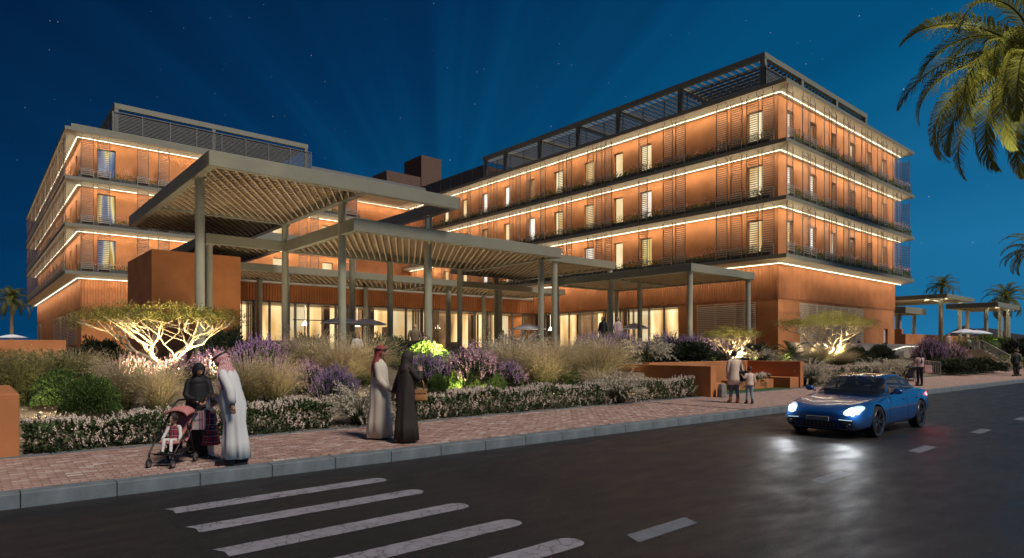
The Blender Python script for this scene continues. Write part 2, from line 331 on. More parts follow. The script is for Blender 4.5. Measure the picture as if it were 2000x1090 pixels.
def pavement():
    xs = np.linspace(-40, 160, 41); b = MB()
    for a, c in zip(xs[:-1], xs[1:]):
        b.face([(a, kerb_y(a) + .29, .165), (c, kerb_y(c) + .29, .165), (c, 13.0, .165), (a, 13.0, .165)])
    root = b.build('pavement', M('paving_bed', (.22, .17, .145), .9), kind='structure')
    b = MB(); b.face([(17.0, kerb_y(17) + .29, .18), (160, kerb_y(160) + .29, .18), (160, 13, .18), (17, 13, .18)]); b.face([(-40, kerb_y(-40) + .29, .18), (-2.6, kerb_y(-2.6) + .29, .18), (-2.6, 13, .18), (-40, 13, .18)])
    b.build('far_paving', FARPAVE, root, kind='structure')
    pw, pl = .10, .20; shared = []
    for mi in range(4):
        q = MB(); c = .006; z0, z1 = .15, .18
        q.rings([[(-pl / 2 + .004, -pw / 2 + .004, z0), (pl / 2 - .004, -pw / 2 + .004, z0), (pl / 2 - .004, pw / 2 - .004, z0), (-pl / 2 + .004, pw / 2 - .004, z0)],
                 [(-pl / 2 + .004, -pw / 2 + .004, z1 - c), (pl / 2 - .004, -pw / 2 + .004, z1 - c), (pl / 2 - .004, pw / 2 - .004, z1 - c), (-pl / 2 + .004, pw / 2 - .004, z1 - c)],
                 [(-pl / 2 + .01, -pw / 2 + .01, z1), (pl / 2 - .01, -pw / 2 + .01, z1), (pl / 2 - .01, pw / 2 - .01, z1), (-pl / 2 + .01, pw / 2 - .01, z1)]])
        shared.append(q.mesh('paver', PAVE[mi]))
    cells = []
    for r in range(int(3.4 / pw) + 1):
        for k in range(-14, 86):
            x = k * pl + (r % 2) * pl / 2; y = 12.95 - pw / 2 - r * pw
            if y - pw / 2 < kerb_y(x) + .29 or x > 16.9 or x < -2.6: continue
            d = .6507 * x + .7593 * y; s = .7593 * x - .6507 * y
            cells.append((d if abs(s) < .83 * d else d + 100, x, y))
    cells.sort(); T = MB()
    for i, (d, x, y) in enumerate(cells):
        mi = random.choices((0, 1, 2, 3), (5, 3, 3, 1))[0]; dz = random.uniform(-.003, .003)
        if i < 300:
            o = bpy.data.objects.new('paver', shared[mi]); S.collection.objects.link(o); o.parent = root; o.location = (x, y, dz)
        else: T.box(x - pl / 2 + .005, x + pl / 2 - .005, y - pw / 2 + .005, y + pw / 2 - .005, .15, .18 + dz, mi)
    T.build('pavers', PAVE, root, kind='stuff')
    k = empty('kerb', (0, kerb_y(0), 0), kind='structure'); q = MB(); q.box(0, .994, 0, .285, -.05, .18); me = q.mesh('kerb_stone', KERB)
    for i in range(-6, 90):
        x = .46 + i; o = bpy.data.objects.new('kerb_stone', me); S.collection.objects.link(o); o.parent = k
        o.matrix_parent_inverse = mw(k).inverted(); o.location = (x, kerb_y(x), random.uniform(-.003, .003)); o.rotation_euler = (0, 0, -.0294)
        if i < 30: bevel(o, .012, 2)
    b = MB()
    for i in range(-6, 60): b.box(.02 + i * 1.0, .99 + i * 1.0, 12.87, 12.955, .1, .2)
    b.build('edging_strip', KERB, kind='structure')
pavement()
def terrain():
    xs = np.arange(-30, 92, .5); ys = np.concatenate([np.arange(12.95, 26.2, .33), [26.5]]); b = MB(); n = len(ys); V = []
    for x in xs:
        for y in ys:
            z = gz(x, y) + (.04 * math.sin(x * 1.3 + y * .7) * math.sin(y * 1.1 - x * .4) if y > 13.6 and not (20 < x < 28.5 and y < 16.2) else 0)
            V.append((x, y, z))
    F = [(i * n + j, (i + 1) * n + j, (i + 1) * n + j + 1, i * n + j + 1) for i in range(len(xs) - 1) for j in range(n - 1)]
    link('garden_ground', np_mesh('garden_ground', V, F, SOIL, smooth=True), kind='structure')
    sheet('terrace', [(-60, 26.0, 1.31), (130, 26.0, 1.31), (130, 130, 1.31), (-60, 130, 1.31)], TERRC)
    # loose pebbles
    N = 5200; rng = np.random.default_rng(3); x = rng.uniform(0, 19, N); y = 13.1 + 8 * rng.random(N) ** 1.5; s = rng.uniform(.014, .045, N)
    z = np.array([gz(a, c) for a, c in zip(x, y)]) + s * .25
    o = np.array([(1, 0, 0), (0, 1, 0), (-1, 0, 0), (0, -1, 0), (0, 0, .7), (0, 0, -.7)], float)
    V = np.stack([x, y, z], 1)[:, None, :] + o[None] * (s[:, None] * rng.uniform(.6, 1.3, (N, 3)))[:, None, :]
    f = np.array([(0, 1, 4), (1, 2, 4), (2, 3, 4), (3, 0, 4), (1, 0, 5), (2, 1, 5), (3, 2, 5), (0, 3, 5)])
    F = (np.arange(N)[:, None, None] * 6 + f[None]).reshape(-1, 3)
    link('gravel', np_mesh('gravel', V.reshape(-1, 3), F, M('pebble', (.36, .30, .23), .9, island=.45), smooth=True), kind='stuff', label='loose pale gravel between the garden plants')
terrain()
def mountains():
    pts = [(1825, 660), (1840, 650), (1858, 637), (1874, 626), (1886, 622), (1897, 630), (1915, 629), (1935, 630), (1960, 634), (1980, 643), (2000, 646), (2040, 652), (2120, 660)]
    fx, fy = .6507, .7593; d = 900; b = MB(); rows = []
    for k, (dd, hh) in enumerate(((830, 0), (865, .55), (900, 1), (980, .0))):
        row = []
        for i, (u, v) in enumerate(pts):
            r = (u - 1000) / 1234; x = (fx + r * fy) * dd; y = (fy - r * fx) * dd
            z = (681 - v) * 900 / 1234 * hh * (1 if k == 2 else 1 + .2 * math.sin(i * 2.1)) + 2 - (1 - hh) * 4
            row.append((x, y, z))
        rows.append(row)
    b.rings(rows, closed=False, cap=False); o = b.build('hills', M('dark_rock', (.020, .020, .024), .95, var=.5, vscale=.03, bump=1, bscale=.05), None, True, kind='structure'); q = o.modifiers.new('s', 'SUBSURF'); q.levels = q.render_levels = 2
mountains()

# ------------------------------------------------------------------ hotel
Z1B, Z1T, Z2B, Z2T, Z3B, Z3T, ZRB, ZRT = 8.04, 8.31, 11.93, 12.20, 15.78, 16.05, 19.77, 20.05
TER = 1.31
def wall(mp, a0, a1, z0, z1, ops, depth=.22):
    """wall face with recessed openings; mp(a, inward, z) -> point"""
    b = MB(); A = sorted({a0, a1, *[q for o in ops for q in o[:2]]}); Z = sorted({z0, z1, *[q for o in ops for q in o[2:]]})
    for i in range(len(A) - 1):
        for j in range(len(Z) - 1):
            ca = (A[i] + A[i + 1]) / 2; cz = (Z[j] + Z[j + 1]) / 2
            if any(o[0] < ca < o[1] and o[2] < cz < o[3] for o in ops): continue
            b.face([mp(A[i], 0, Z[j]), mp(A[i + 1], 0, Z[j]), mp(A[i + 1], 0, Z[j + 1]), mp(A[i], 0, Z[j + 1])])
    for p, q, c, d in ops:
        b.face([mp(p, 0, c), mp(p, depth, c), mp(p, depth, d), mp(p, 0, d)]); b.face([mp(q, 0, c), mp(q, depth, c), mp(q, depth, d), mp(q, 0, d)])
        b.face([mp(p, 0, d), mp(q, 0, d), mp(q, depth, d), mp(p, depth, d)]); b.face([mp(p, 0, c), mp(q, 0, c), mp(q, depth, c), mp(p, depth, c)])
    return b
def obox(b, mp, a0, a1, d0, d1, z0, z1, mi=0):
    p = [mp(a, d, z) for z in (z0, z1) for d in (d0, d1) for a in (a0, a1)]; n = len(b.v); b.v += p
    for q in ((0, 2, 3, 1), (4, 5, 7, 6), (0, 1, 5, 4), (2, 6, 7, 3), (0, 4, 6, 2), (1, 3, 7, 5)): b.f.append(tuple(n + i for i in q)); b.m.append(mi)
def window(par, mp, p, q, c, d, kind, k=0, depth=.20, fm=None):
    b = MB(); w = .05
    obox(b, mp, p, p + w, depth - .05, depth + .03, c, d); obox(b, mp, q - w, q, depth - .05, depth + .03, c, d)
    obox(b, mp, p + w, q - w, depth - .05, depth + .03, c, c + w); obox(b, mp, p + w, q - w, depth - .05, depth + .03, d - w, d)
    f = b.build('window', fm or FRAME, par); b = MB(); b.face([mp(p + w, depth, c + w), mp(q - w, depth, c + w), mp(q - w, depth, d - w), mp(p + w, depth, d - w)])
    b.build('pane', CLEAR if kind == 'clear' else PANE[kind][k % 3], f); return f
def fluted(mp, a0, a1, z0, z1, pitch=.2):
    b = MB(); n = max(1, int(round((a1 - a0) / pitch))); s = (a1 - a0) / n; h = .055
    for i in range(n):
        a = a0 + i * s
        for (u, du), (v, dv) in (((a, 0), (a + s * .30, 0)), ((a + s * .30, 0), (a + s * .42, -h)), ((a + s * .42, -h), (a + s * .88, -h)), ((a + s * .88, -h), (a + s, 0))):
            b.face([mp(u, du, z0), mp(v, dv, z0), mp(v, dv, z1), mp(u, du, z1)])
    return b
def slab(par, x0, x1, y0, y1, zt, zb, inset=1.0, drop=.27):
    b = MB(); i = inset; A = [(x0, y0), (x1, y0), (x1, y1), (x0, y1)]; B = [(x0 + i, y0 + i), (x1 - i, y0 + i), (x1 - i, y1 - i), (x0 + i, y1 - i)]
    b.face([(*p, zt) for p in A], 0)
    for k in range(4):
        p, q = A[k], A[(k + 1) % 4]; r, s = B[(k + 1) % 4], B[k]
        b.face([(*p, zb), (*q, zb), (*q, zt), (*p, zt)], 0); b.face([(*p, zb), (*q, zb), (*r, zb - drop), (*s, zb - drop)], 1)
    b.face([(*p, zb - drop) for p in B], 1)
    return b.build('floor_slab', [OLIVE, SOFFIT], par)
LN = [0]
def led(par, a, c, mat=LED, power=9.0, wash=(0, 0), col=(1, .87, .62), led_r=.022):
    """a glowing strip from a to c, and the light it throws down the wall"""
    b = MB(); b.bar(a, c, .04, .03); b.build('led_strip', mat, par)
    ln = (Vector(c) - Vector(a)).length
    l = bpy.data.lights.new('led_light', 'AREA'); l.shape = 'RECTANGLE'; l.size = ln; l.size_y = .08; l.energy = power * ln * 1.12; l.color = col
    o = bpy.data.objects.new('led_light', l); S.collection.objects.link(o); mid = (Vector(a) + Vector(c)) / 2
    x = (Vector(c) - Vector(a)).normalized(); off = Vector((-wash[0], -wash[1], 0)); off = off.normalized() * .36 if off.length > .01 else off; mid = mid + off; z = -Vector((wash[0] * 1.5, wash[1] * 1.5, -1)).normalized(); y = z.cross(x).normalized()
    m = Matrix((x, y, z)).transposed().to_4x4(); o.matrix_world = Matrix.Translation(mid + Vector((0, 0, -.05))) @ m
    if power > 8:
        l2 = l.copy(); l2.energy = l.energy * .13; l2.color = (1, .93, .74); o2 = bpy.data.objects.new('led_light', l2); S.collection.objects.link(o2)
        m2 = Matrix((x, -y, -z)).transposed().to_4x4(); o2.matrix_world = Matrix.Translation(mid + Vector((0, 0, -.30))) @ m2
    return o
# ---- sliding shutter, built once in local space: x along the facade, -y outward, z from slab top
def shutter_meshes(w):
    h = 3.42; b = MB()
    for x in (0, w - .045): b.box(x, x + .045, -.02, .02, .06, h)
    b.box(.045, w - .045, -.018, .018, h - .28, h - .25); b.box(.045, w - .045, -.018, .018, .06, .09)
    for x in (.12, w - .14): b.box(x, x + .02, -.01, .01, h, h + .28)
    fr = b.mesh('shutter', SHUT); b = MB(); z = .22
    while z < h - .3: b.face([(.045, -.022, z), (w - .045, -.022, z), (w - .045, .022, z + .055), (.045, .022, z + .055)]); b.face([(.045, -.022, z - .012), (w - .045, -.022, z - .012), (w - .045, -.022, z), (.045, -.022, z)]); z += .155
    sl = b.mesh('slats', SHUT); b = MB()
    for x in (0, w - .03): b.box(x, x + .03, -.10, -.07, .02, .74)
    for z in (.26, .42, .58, .71): b.box(.03, w - .03, -.10, -.07, z, z + .035)
    return fr, sl, b.mesh('guard_rail', GUARD)
SHM = {}
def shutter(par, loc, rz, w, gaurd=True):
    w = round(w, 1); w = max(.6, w)
    if w not in SHM: SHM[w] = shutter_meshes(w)
    fr, sl, gr = SHM[w]; o = link('shutter', fr, par, True); o.matrix_parent_inverse = mw(par).inverted(); o.location = loc; o.rotation_euler = (0, 0, rz)
    link('slats', sl, o, True, kind='stuff')
    if gaurd: link('guard_rail', gr, o, True)
PGREEN = grad_leaf('planter_green', (.11, .16, .05), (.12, .17, .06), -1e9, 1e9, .5, trans=.5); PPINK = M('planter_blossom', (.66, .34, .27), .8, island=.35)
def planter_run(par, mp, a0, a1, zt, label, dense=80):
    b = MB(); obox(b, mp, a0, a1, -.98, -.62, zt, zt + .34); b.build('planter', DARKP, par)
    n = int((a1 - a0) * dense); rng = np.random.default_rng(int(a0 * 10 + zt * 7)); a = rng.uniform(a0, a1, n); d = rng.uniform(-1.02, -.58, n)
    hz = .46 + .26 * (.5 + .5 * np.sin(a * 1.7 + zt)) * rng.random(n) + .1 * np.sin(a * .6 + 1)
    C = np.array([mp(p, q, zt + .3 + max(0, h - .25) * random.random()) for p, q, h in zip(a, d, hz)]); D = np.stack([rng.normal(0, .5, n), rng.normal(0, .5, n), np.ones(n)], 1)
    v1 = leaves(C, D, .17, .05, rng); k = n // 2; h2 = n // 2; A2 = rng.uniform(a0, a1, h2); CT = np.array([mp(p, -1.0 - .06 * rng.random(), zt + .36 - .40 * rng.random() ** 1.6) for p in A2]); vt = leaves(CT, np.array(mp(0, -1, 0)) - np.array(mp(0, 0, 0)) + rng.normal(0, .5, (h2, 3)) + np.array([0, 0, -.5]), .15, .05, rng)
    C2 = C[:k] + np.array([0, 0, 1]) * hz[:k, None] * .55; v2 = leaves(C2, D[:k] + np.array([0, 0, 1.]), .11, .05, rng)
    V, F, mi = cat(v1, v2, vt); me = np_mesh('planter_flowers', V, F, [PGREEN, PPINK, PGREEN], mi); link('planter_flowers', me, kind='stuff', label=label)
def railing_screen(par, mp, a0, a1, z0, z1, pitch=2.2, nm='roof_screen', gap=.125):
    b = MB(); n = max(1, int(round((a1 - a0) / pitch))); s = (a1 - a0) / n
    obox(b, mp, a0, a1, -.03, .03, z1, z1 + .05); o = b.build(nm, ROOFM, par)
    for i in range(n + 1): b = MB(); obox(b, mp, a0 + i * s - .03, a0 + i * s + .03, -.03, .03, z0, z1); b.build('post', ROOFM, o)
    b = MB(); z = z0 + .1
    while z < z1: obox(b, mp, a0, a1, .035, .06, z, z + .05); z += gap
    b.build('slats', ROOFM, o, kind='stuff')
def louvre_panel(par, mp, a0, a1, z0, z1):
    b = MB()
    for a in (a0, a1 - .06): obox(b, mp, a, a + .06, -.06, 0, z0, z1)
    obox(b, mp, a0 + .06, a1 - .06, -.06, 0, z1 - .06, z1); o = b.build('louvre_panel', LOUV, par); b = MB(); z = z0
    while z < z1 - .12:
        b.face([mp(a0 + .06, -.07, z), mp(a1 - .06, -.07, z), mp(a1 - .06, -.01, z + .10), mp(a0 + .06, -.01, z + .10)]); z += .14
    b.build('slats', LOUV, o, kind='stuff')
def room(P, mp, a0, a1, seed):
    """furnished lit room behind the clear glazing"""
    g = random.Random(seed); D = 3.6; b = MB(); obox(b, mp, a0, a1, .35, D, TER + .005, TER + .03); b.build('room_floor', TERRC, P); b = MB(); obox(b, mp, a0, a1, .35, D, 5.30, 5.36); b.build('room_ceiling', WHITEBAND, P)
    a = a0; i = 0
    while a < a1:
        w = g.uniform(1.2, 3.4); e = min(a1, a + w); b = MB(); b.face([mp(a, D - .02 - .3 * (i % 2), TER + .03), mp(e, D - .02 - .3 * (i % 2), TER + .03), mp(e, D - .02 - .3 * (i % 2), 5.29), mp(a, D - .02 - .3 * (i % 2), 5.29)]); b.build('glowing_back_wall', PANE[('lobby', 'lobby', 'warm', 'lobby', 'dim')[i % 5]][i % 3], P); a = e; i += 1  # the wall itself glows: room light is put into its colour
    a = a0 + .6
    while a < a1 - .6:
        k = g.randrange(5); b = MB()
        if k == 0: obox(b, mp, a, a + .5, 1.4, 1.9, TER + .03, 5.29); b.build('room_column', BOXM, P)
        elif k == 1: obox(b, mp, a, a + 1.6, 1.8, 2.4, TER + .03, TER + .8); obox(b, mp, a, a + 1.6, 2.4, 2.6, TER + .4, TER + 1.25); b.build('sofa', DARKP, P)
        elif k == 2: obox(b, mp, a, a + .9, 2.6, 2.9, TER + .03, TER + 2.5); b.build('shelf', BOXM, P)
        elif k == 3:
            for j in range(7): obox(b, mp, a + j * .13, a + j * .13 + .09, .45 + .04 * (j % 2), .50 + .04 * (j % 2), TER + .05, 5.28)
            b.build('curtain', M('curtain_cloth', (.42, .30, .20), .9) if 'curtain_cloth' not in bpy.data.materials else bpy.data.materials['curtain_cloth'], P)
        else: p = mp(a, 1.6, 3.9); b.cyl(p[0], p[1], 4.1, 5.3, .012, 6); b.lathe(p[0], p[1], [(.05, 4.1), (.26, 3.75), (.25, 3.74), (.03, 4.05)], 14); b.build('pendant_lamp', LED, P)
        a += g.uniform(.9, 2.3)
    m0 = mp((a0 + a1) / 2, 1.9, 5.2); l = bpy.data.lights.new('room_light', 'AREA'); l.shape = 'RECTANGLE'; q = mp(1, 0, 0); al = abs(mp(1, 0, 0)[0] - mp(0, 0, 0)[0]) > .5; l.size, l.size_y = ((a1 - a0), 1.2) if al else (1.2, (a1 - a0)); l.energy = 22 * (a1 - a0); l.color = (1, .80, .50); o = bpy.data.objects.new('room_light', l); S.collection.objects.link(o); o.location = m0
LEVELS = ((Z1T, Z2B), (Z2T, Z3B), (Z3T, ZRB))
def right_wing():
    P = empty('hotel_wing', (53, 21, TER), label='terracotta hotel wing on the right with four lit storeys and a street corner', cat='building')
    X0, Y0, XE, YE = 42.4, 21.2, 64.42, 76
    cw = lambda a, d, z: (X0 + d, a, z)      # courtyard wall, a = y
    fw = lambda a, d, z: (a, Y0 + d, z)      # street wall, a = x
    ew = lambda a, d, z: (XE - d, a, z)
    wins = [(22.3, 23.5), (31.9, 33.1), (34.9, 35.9), (38.2, 39.4), (42.1, 43.3), (46.0, 47.1), (49.8, 50.8), (53.5, 54.5), (57.3, 58.3), (60.9, 61.9), (64.5, 65.4)]
    fwin = [(43.72, 44.7), (47.3, 48.4), (50.85, 51.9), (54.45, 55.6), (58.0, 59.0), (61.5, 62.5)]
    court_kinds = (('warm', 'warm', 'warm', 'warm', 'warm', 'dim', 'white', 'white', 'warm', 'warm', 'warm'), ('warm', 'white', 'warm', 'warm', 'warm', 'white', 'warm', 'dim', 'dim', 'warm', 'warm'), ('warm', 'screen', 'warm', 'white', 'white', 'warm', 'warm', 'white', 'warm', 'warm', 'warm'))
    for f, (zt, zb) in enumerate(LEVELS):
        top = zb - .26
        ops = [(p, q, zt + .05, zt + 2.75) for p, q in wins]; wall(cw, Y0, YE, zt, top, ops, .3).build('wall', TERRA, P)
        for i, (p, q, c, d) in enumerate(ops): window(P, cw, p, q, c, d, court_kinds[2 - f][i], i + f, .28)
        ops = [(p, q, zt + .05, zt + 2.75) for p, q in fwin]; wall(fw, X0, XE, zt, top, ops, .3).build('wall', TERRA, P)
        for i, (p, q, c, d) in enumerate(ops): window(P, fw, p, q, c, d, ('warm', 'white', 'white', 'dim', 'dim', 'warm')[(i + f) % 6], i + f, .28)
        wall(ew, Y0, YE, zt, top, []).build('wall', TERRA, P)
        cs = [(20.95, .9), (22.08, .9), (23.3, .9), (24.41, .95), (27.97, .9), (29.13, .9), (31.47, .95), (35.3, .75), (36.35, .7), (37.35, .7), (40.0, .65), (41.05, .6), (43.46, .65), (45.5, .6), (47.06, .65), (48.1, .6), (50.65, .6), (51.65, .6), (53.15, .6), (55.25, .6), (56.65, .6), (58.7, .6), (60.2, .6), (62.5, .6), (64.0, .6), (66.2, .6)]
        for y, w in cs: shutter(P, (41.38, y + w, zt), -math.pi / 2, w)
        for x, w in ((41.55, .95), (43.83, .95), (44.96, .95), (47.27, .95), (48.48, .9), (50.67, .95), (51.81, .95), (54.09, .95), (55.3, .9), (57.41, 1.), (58.65, .9), (60.89, .95), (62.0, 1.)):
            shutter(P, (x, 20.17, zt), 0, w)
        for y, w in ((20.4, .9), (22.4, .9), (23.6, .9), (26.2, .9), (29, .9)): shutter(P, (65.9, y, zt), math.pi / 2, w)
        fl = ('lowest', 'middle', 'top')[f]
        planter_run(P, cw, 21.3, 68, zt, f'pink flowers in the planters along the {fl} balcony of the right wing, courtyard side')
        planter_run(P, fw, 42.5, 65.6, zt, f'pink flowers in the planters along the {fl} balcony of the right wing, street side')
    for zt, zb in ((Z1T, Z1B), (Z2T, Z2B), (Z3T, Z3B), (ZRT, ZRB)):
        slab(P, 41.28, 66.0, 20.07, YE + 1, zt, zb); z = zb - .25
        ks = .75 if zb == Z1B else 1
        led(P, (42.08, 20.9, z), (42.08, 68.9, z), LED, 10 * ks, (.32, 0)); led(P, (42.12, 20.87, z), (65.0, 20.87, z), LED, 11 * ks, (0, .32))
    # ground storey
    glz = [(29.3, 46.2, TER, 5.36)]
    wall(cw, Y0, YE, TER - .6, 5.45, glz, .1).build('wall', TERRA, P); wall(fw, X0, XE, TER - .9, 5.45, [(61.8, 62.8, TER + .1, 3.7)], .25).build('wall', TERRA, P)
    wall(ew, Y0, YE, TER - .9, 7.8, []).build('wall', TERRA, P)
    fluted(cw, Y0 - .06, 46.3, 5.45, 7.8).build('ribbed_cladding', TERRA_R, P); fluted(fw, X0 - .06, XE, 5.45, 7.8).build('ribbed_cladding', TERRA_R, P)
    for a in (22.85, 24.45, 26.05): louvre_panel(P, cw, a, a + 1.56, TER + .2, 5.25)
    a = 45.5
    while a < 56.8: louvre_panel(P, fw, a, a + 1.42, TER, 5.25); a += 1.45
    b = MB(); obox(b, fw, 61.83, 62.45, .1, .16, TER + .1, 3.67); b.build('door', M('pale_door', (.55, .5, .46), .6), P)
    ys = [29.3, 30.75, 32.25, 33.85, 35.3, 36.6, 38.5, 40.0, 41.4, 43.0, 44.6, 46.2]
    for i in range(len(ys) - 1): window(P, cw, ys[i] + .03, ys[i + 1] - .03, TER + .02, 5.3, 'clear', i, .14, FRAMEL)
    room(P, cw, 29.0, 46.2, 5)
    # roof: screens, pergola, stair boxes
    rx, ry = 44.3, 23.1
    railing_screen(P, lambda a, d, z: (rx + d, a, z), ry, 72, ZRT, 22.75); railing_screen(P, lambda a, d, z: (a, ry + d, z), rx, 63.6, ZRT, 22.6)
    b = MB(); b.box(rx + .1, rx + .45, ry + .1, 57, 23.4, 23.8); b.build('roof_beam', OLIVE, P)
    b = MB(); b.box(rx + .45, 63.65, ry + .1, ry + .45, 23.4, 23.8); b.build('roof_beam', OLIVE, P)
    for y in (23.4, 30.6, 37.2, 42.2, 47.6, 53.1, 56.6): b = MB(); b.box(rx + .12, rx + .43, y - .18, y + .18, ZRT, 23.4); b.build('roof_post', OLIVE, P)
    for y in (30.6, 37.2, 42.2, 47.6, 53.1): b = MB(); b.box(rx + .45, rx + 9, y - .15, y + .15, 23.35, 23.72); b.build('roof_beam', OLIVE, P)
    for x in (50.5, 57, 63.4): b = MB(); b.box(x - .2, x + .2, ry + .12, ry + .43, ZRT, 23.4); b.build('roof_post', OLIVE, P)
    b = MB(); y = 24
    while y < 57: b.bar((rx + .5, y, 23.5), (rx + 8.9, y + .0, 23.5), .05, .2); y += .62
    x = 46
    while x < 63.4: b.bar((x, ry + .5, 23.4), (x, ry + 8, 23.4), .05, .2); x += .62
    b.build('roof_slats', ROOFM, P, kind='stuff')
    b = MB(); b.box(rx + .3, rx + 8, 57.2, 73.5, ZRT, 23.0); b.build('roof_house', BOXM, P)
    b = MB(); b.box(47.66, 50.98, 75, 79.6, ZRT, 28.9); b.build('stair_tower', BOXM, P); b = MB(); b.box(42.28, 47.6, 75.1, 79, ZRT, 25.8); b.build('stair_tower', BOXM, P)
right_wing()
def left_wing():
    P = empty('hotel_wing', (8, 64, TER), label='terracotta hotel wing on the left behind the tall canopy, with a long shuttered end wall', cat='building')
    X0, Y0, YE, XE = 7.05, 63.65, 109, 32.2
    fw = lambda a, d, z: (a, Y0 + d, z); sw = lambda a, d, z: (X0 + d, a, z); rw = lambda a, d, z: (a, 69.6 + d, z)
    for f, (zt, zb) in enumerate(LEVELS):
        top = zb - .26
        ops = [(8.15, 9.5, zt + .05, zt + 2.9), (15.6, 16.8, zt + .05, zt + 2.75), (23.0, 24.2, zt + .05, zt + 2.75), (28.2, 29.4, zt + .05, zt + 2.75)]
        wall(fw, X0, XE, zt, top, ops, .3).build('wall', TERRA, P)
        for i, (p, q, c, d) in enumerate(ops): window(P, fw, p, q, c, d, ('screen', 'warm', 'warm', 'warm')[i], i + f, .28)
        ys = [y for y in np.arange(66.4, 107, 4.1)]
        ops = [(y, y + 1.1, zt + .05, zt + 2.75) for y in ys]; wall(sw, Y0, YE, zt, top, ops, .3).build('wall', TERRA, P)
        for i, (p, q, c, d) in enumerate(ops): window(P, sw, p, q, c, d, ('dim', 'warm', 'dim', 'dim')[i % 4], i + f, .28)
        (wall(rw, XE, 42.4, Z1T, ZRB - .27, []).build('wall', TERRA_R, P) if f == 0 else None); wall(lambda a, d, z: (XE, a, z), Y0, 69.6, zt, top, []).build('wall', TERRA, P)
        for x in (6.88, 8.05, 10.93, 12.54, 18.2, 19.6, 25.2, 26.4, 30.3): shutter(P, (x, 62.55, zt), 0, .95 if x < 30 else 1.3)
        y = 63.2; k = 0
        while y < 109:
            shutter(P, (5.9, y + 1.0, zt), -math.pi / 2, 1.0); y += (1.25, 1.7, 1.25, 2.1)[k % 4]; k += 1
        fl = ('lowest', 'middle', 'top')[f]
        planter_run(P, fw, 6.7, 32.0, zt, f'pink flowers in the planters along the {fl} balcony of the left wing, entrance side')
        planter_run(P, sw, 64.6, 109, zt, f'flowers in the planters along the {fl} balcony of the left wing, end wall', 20)
    for i, (zt, zb) in enumerate(((Z1T, Z1B), (Z2T, Z2B), (Z3T, Z3B), (ZRT, ZRB))):
        slab(P, 5.81, 33.0 if zb != ZRB else 41.2, 62.45, 110.2, zt, zb); z = zb - .25
        ks = .8 if zb == Z1B else 1
        led(P, (6.75, 63.35, z), (31.8, 63.35, z), LEDC if i == 0 else LED, 11 * ks, (0, .3)); led(P, (6.72, 63.38, z), (6.72, 109, z), LEDC if i == 0 else LED, 10 * ks, (.3, 0))
    led(P, (32.6, 69.2, 19.5), (41.9, 69.2, 19.5), LED, 11, (0, .3)); led(P, (32.6, 69.2, 15.5), (41.9, 69.2, 15.5), LED, 11, (0, .3))
    wall(fw, X0, XE, TER - .3, 5.45, []).build('wall', TERRA, P); wall(sw, Y0, YE, TER - .3, 5.45, []).build('wall', TERRA, P)
    wall(rw, XE, 42.4, TER, Z1T, []).build('wall', TERRA_R, P); b = MB(); b.box(XE, 42.3, 62.5, 69.6, 7.9, Z1T); b.build('terrace_roof', OLIVE, P); fluted(fw, X0 - .06, XE, 5.45, 7.8).build('ribbed_cladding', TERRA_R, P); fluted(sw, Y0 - .06, YE, 5.45, 7.8).build('ribbed_cladding', TERRA_R, P)
    fluted(sw, 86, 101, TER, 5.45).build('ribbed_cladding', TERRA_R, P)
    for y in (66.9, 73.3, 79.7, 103): louvre_panel(P, sw, y, y + 6.3, TER + 1, 5.2)
    b = MB(); b.box(6.3, 41, 63.2, 63.5, ZRT, 20.55); b.build('parapet', OLIVE, P); b = MB(); b.box(6.3, 6.6, 63.5, 110, ZRT, 20.55); b.build('parapet', OLIVE, P)
    railing_screen(P, lambda a, d, z: (a, 64.4 + d, z), 9.45, 27.3, ZRT, 22.6); railing_screen(P, lambda a, d, z: (9.4 + d, a, z), 64.5, 104, ZRT, 22.6)
    b = MB(); b.box(9.55, 27.0, 64.5, 64.8, 22.95, 23.42); b.build('roof_beam', OLIVE, P); b = MB(); b.box(9.55, 9.85, 64.8, 104, 22.95, 23.42); b.build('roof_beam', OLIVE, P)
    for x in (9.7, 17.7, 26.8): b = MB(); b.box(x - .15, x + .15, 64.52, 64.78, ZRT, 22.95); b.build('roof_post', OLIVE, P)
    b = MB(); b.box(10.2, 26.6, 65.3, 78, 22.8, 22.9); b.build('solar_roof', M('roof_panel_brown', (.07, .04, .035), .6), P)
    b = MB(); b.box(27.3, 41.5, 64.38, 64.42, 20.55, 21.2); b.build('roof_rail', ROOFM, P)
    b = MB(); b.box(7.0, 12, 90, 108, ZRT, 23.4); b.build('roof_house', TERRA, P)
    led(P, (6.9, 90, 23.0), (6.9, 108, 23.0), LED, 5, (.3, 0))
left_wing()
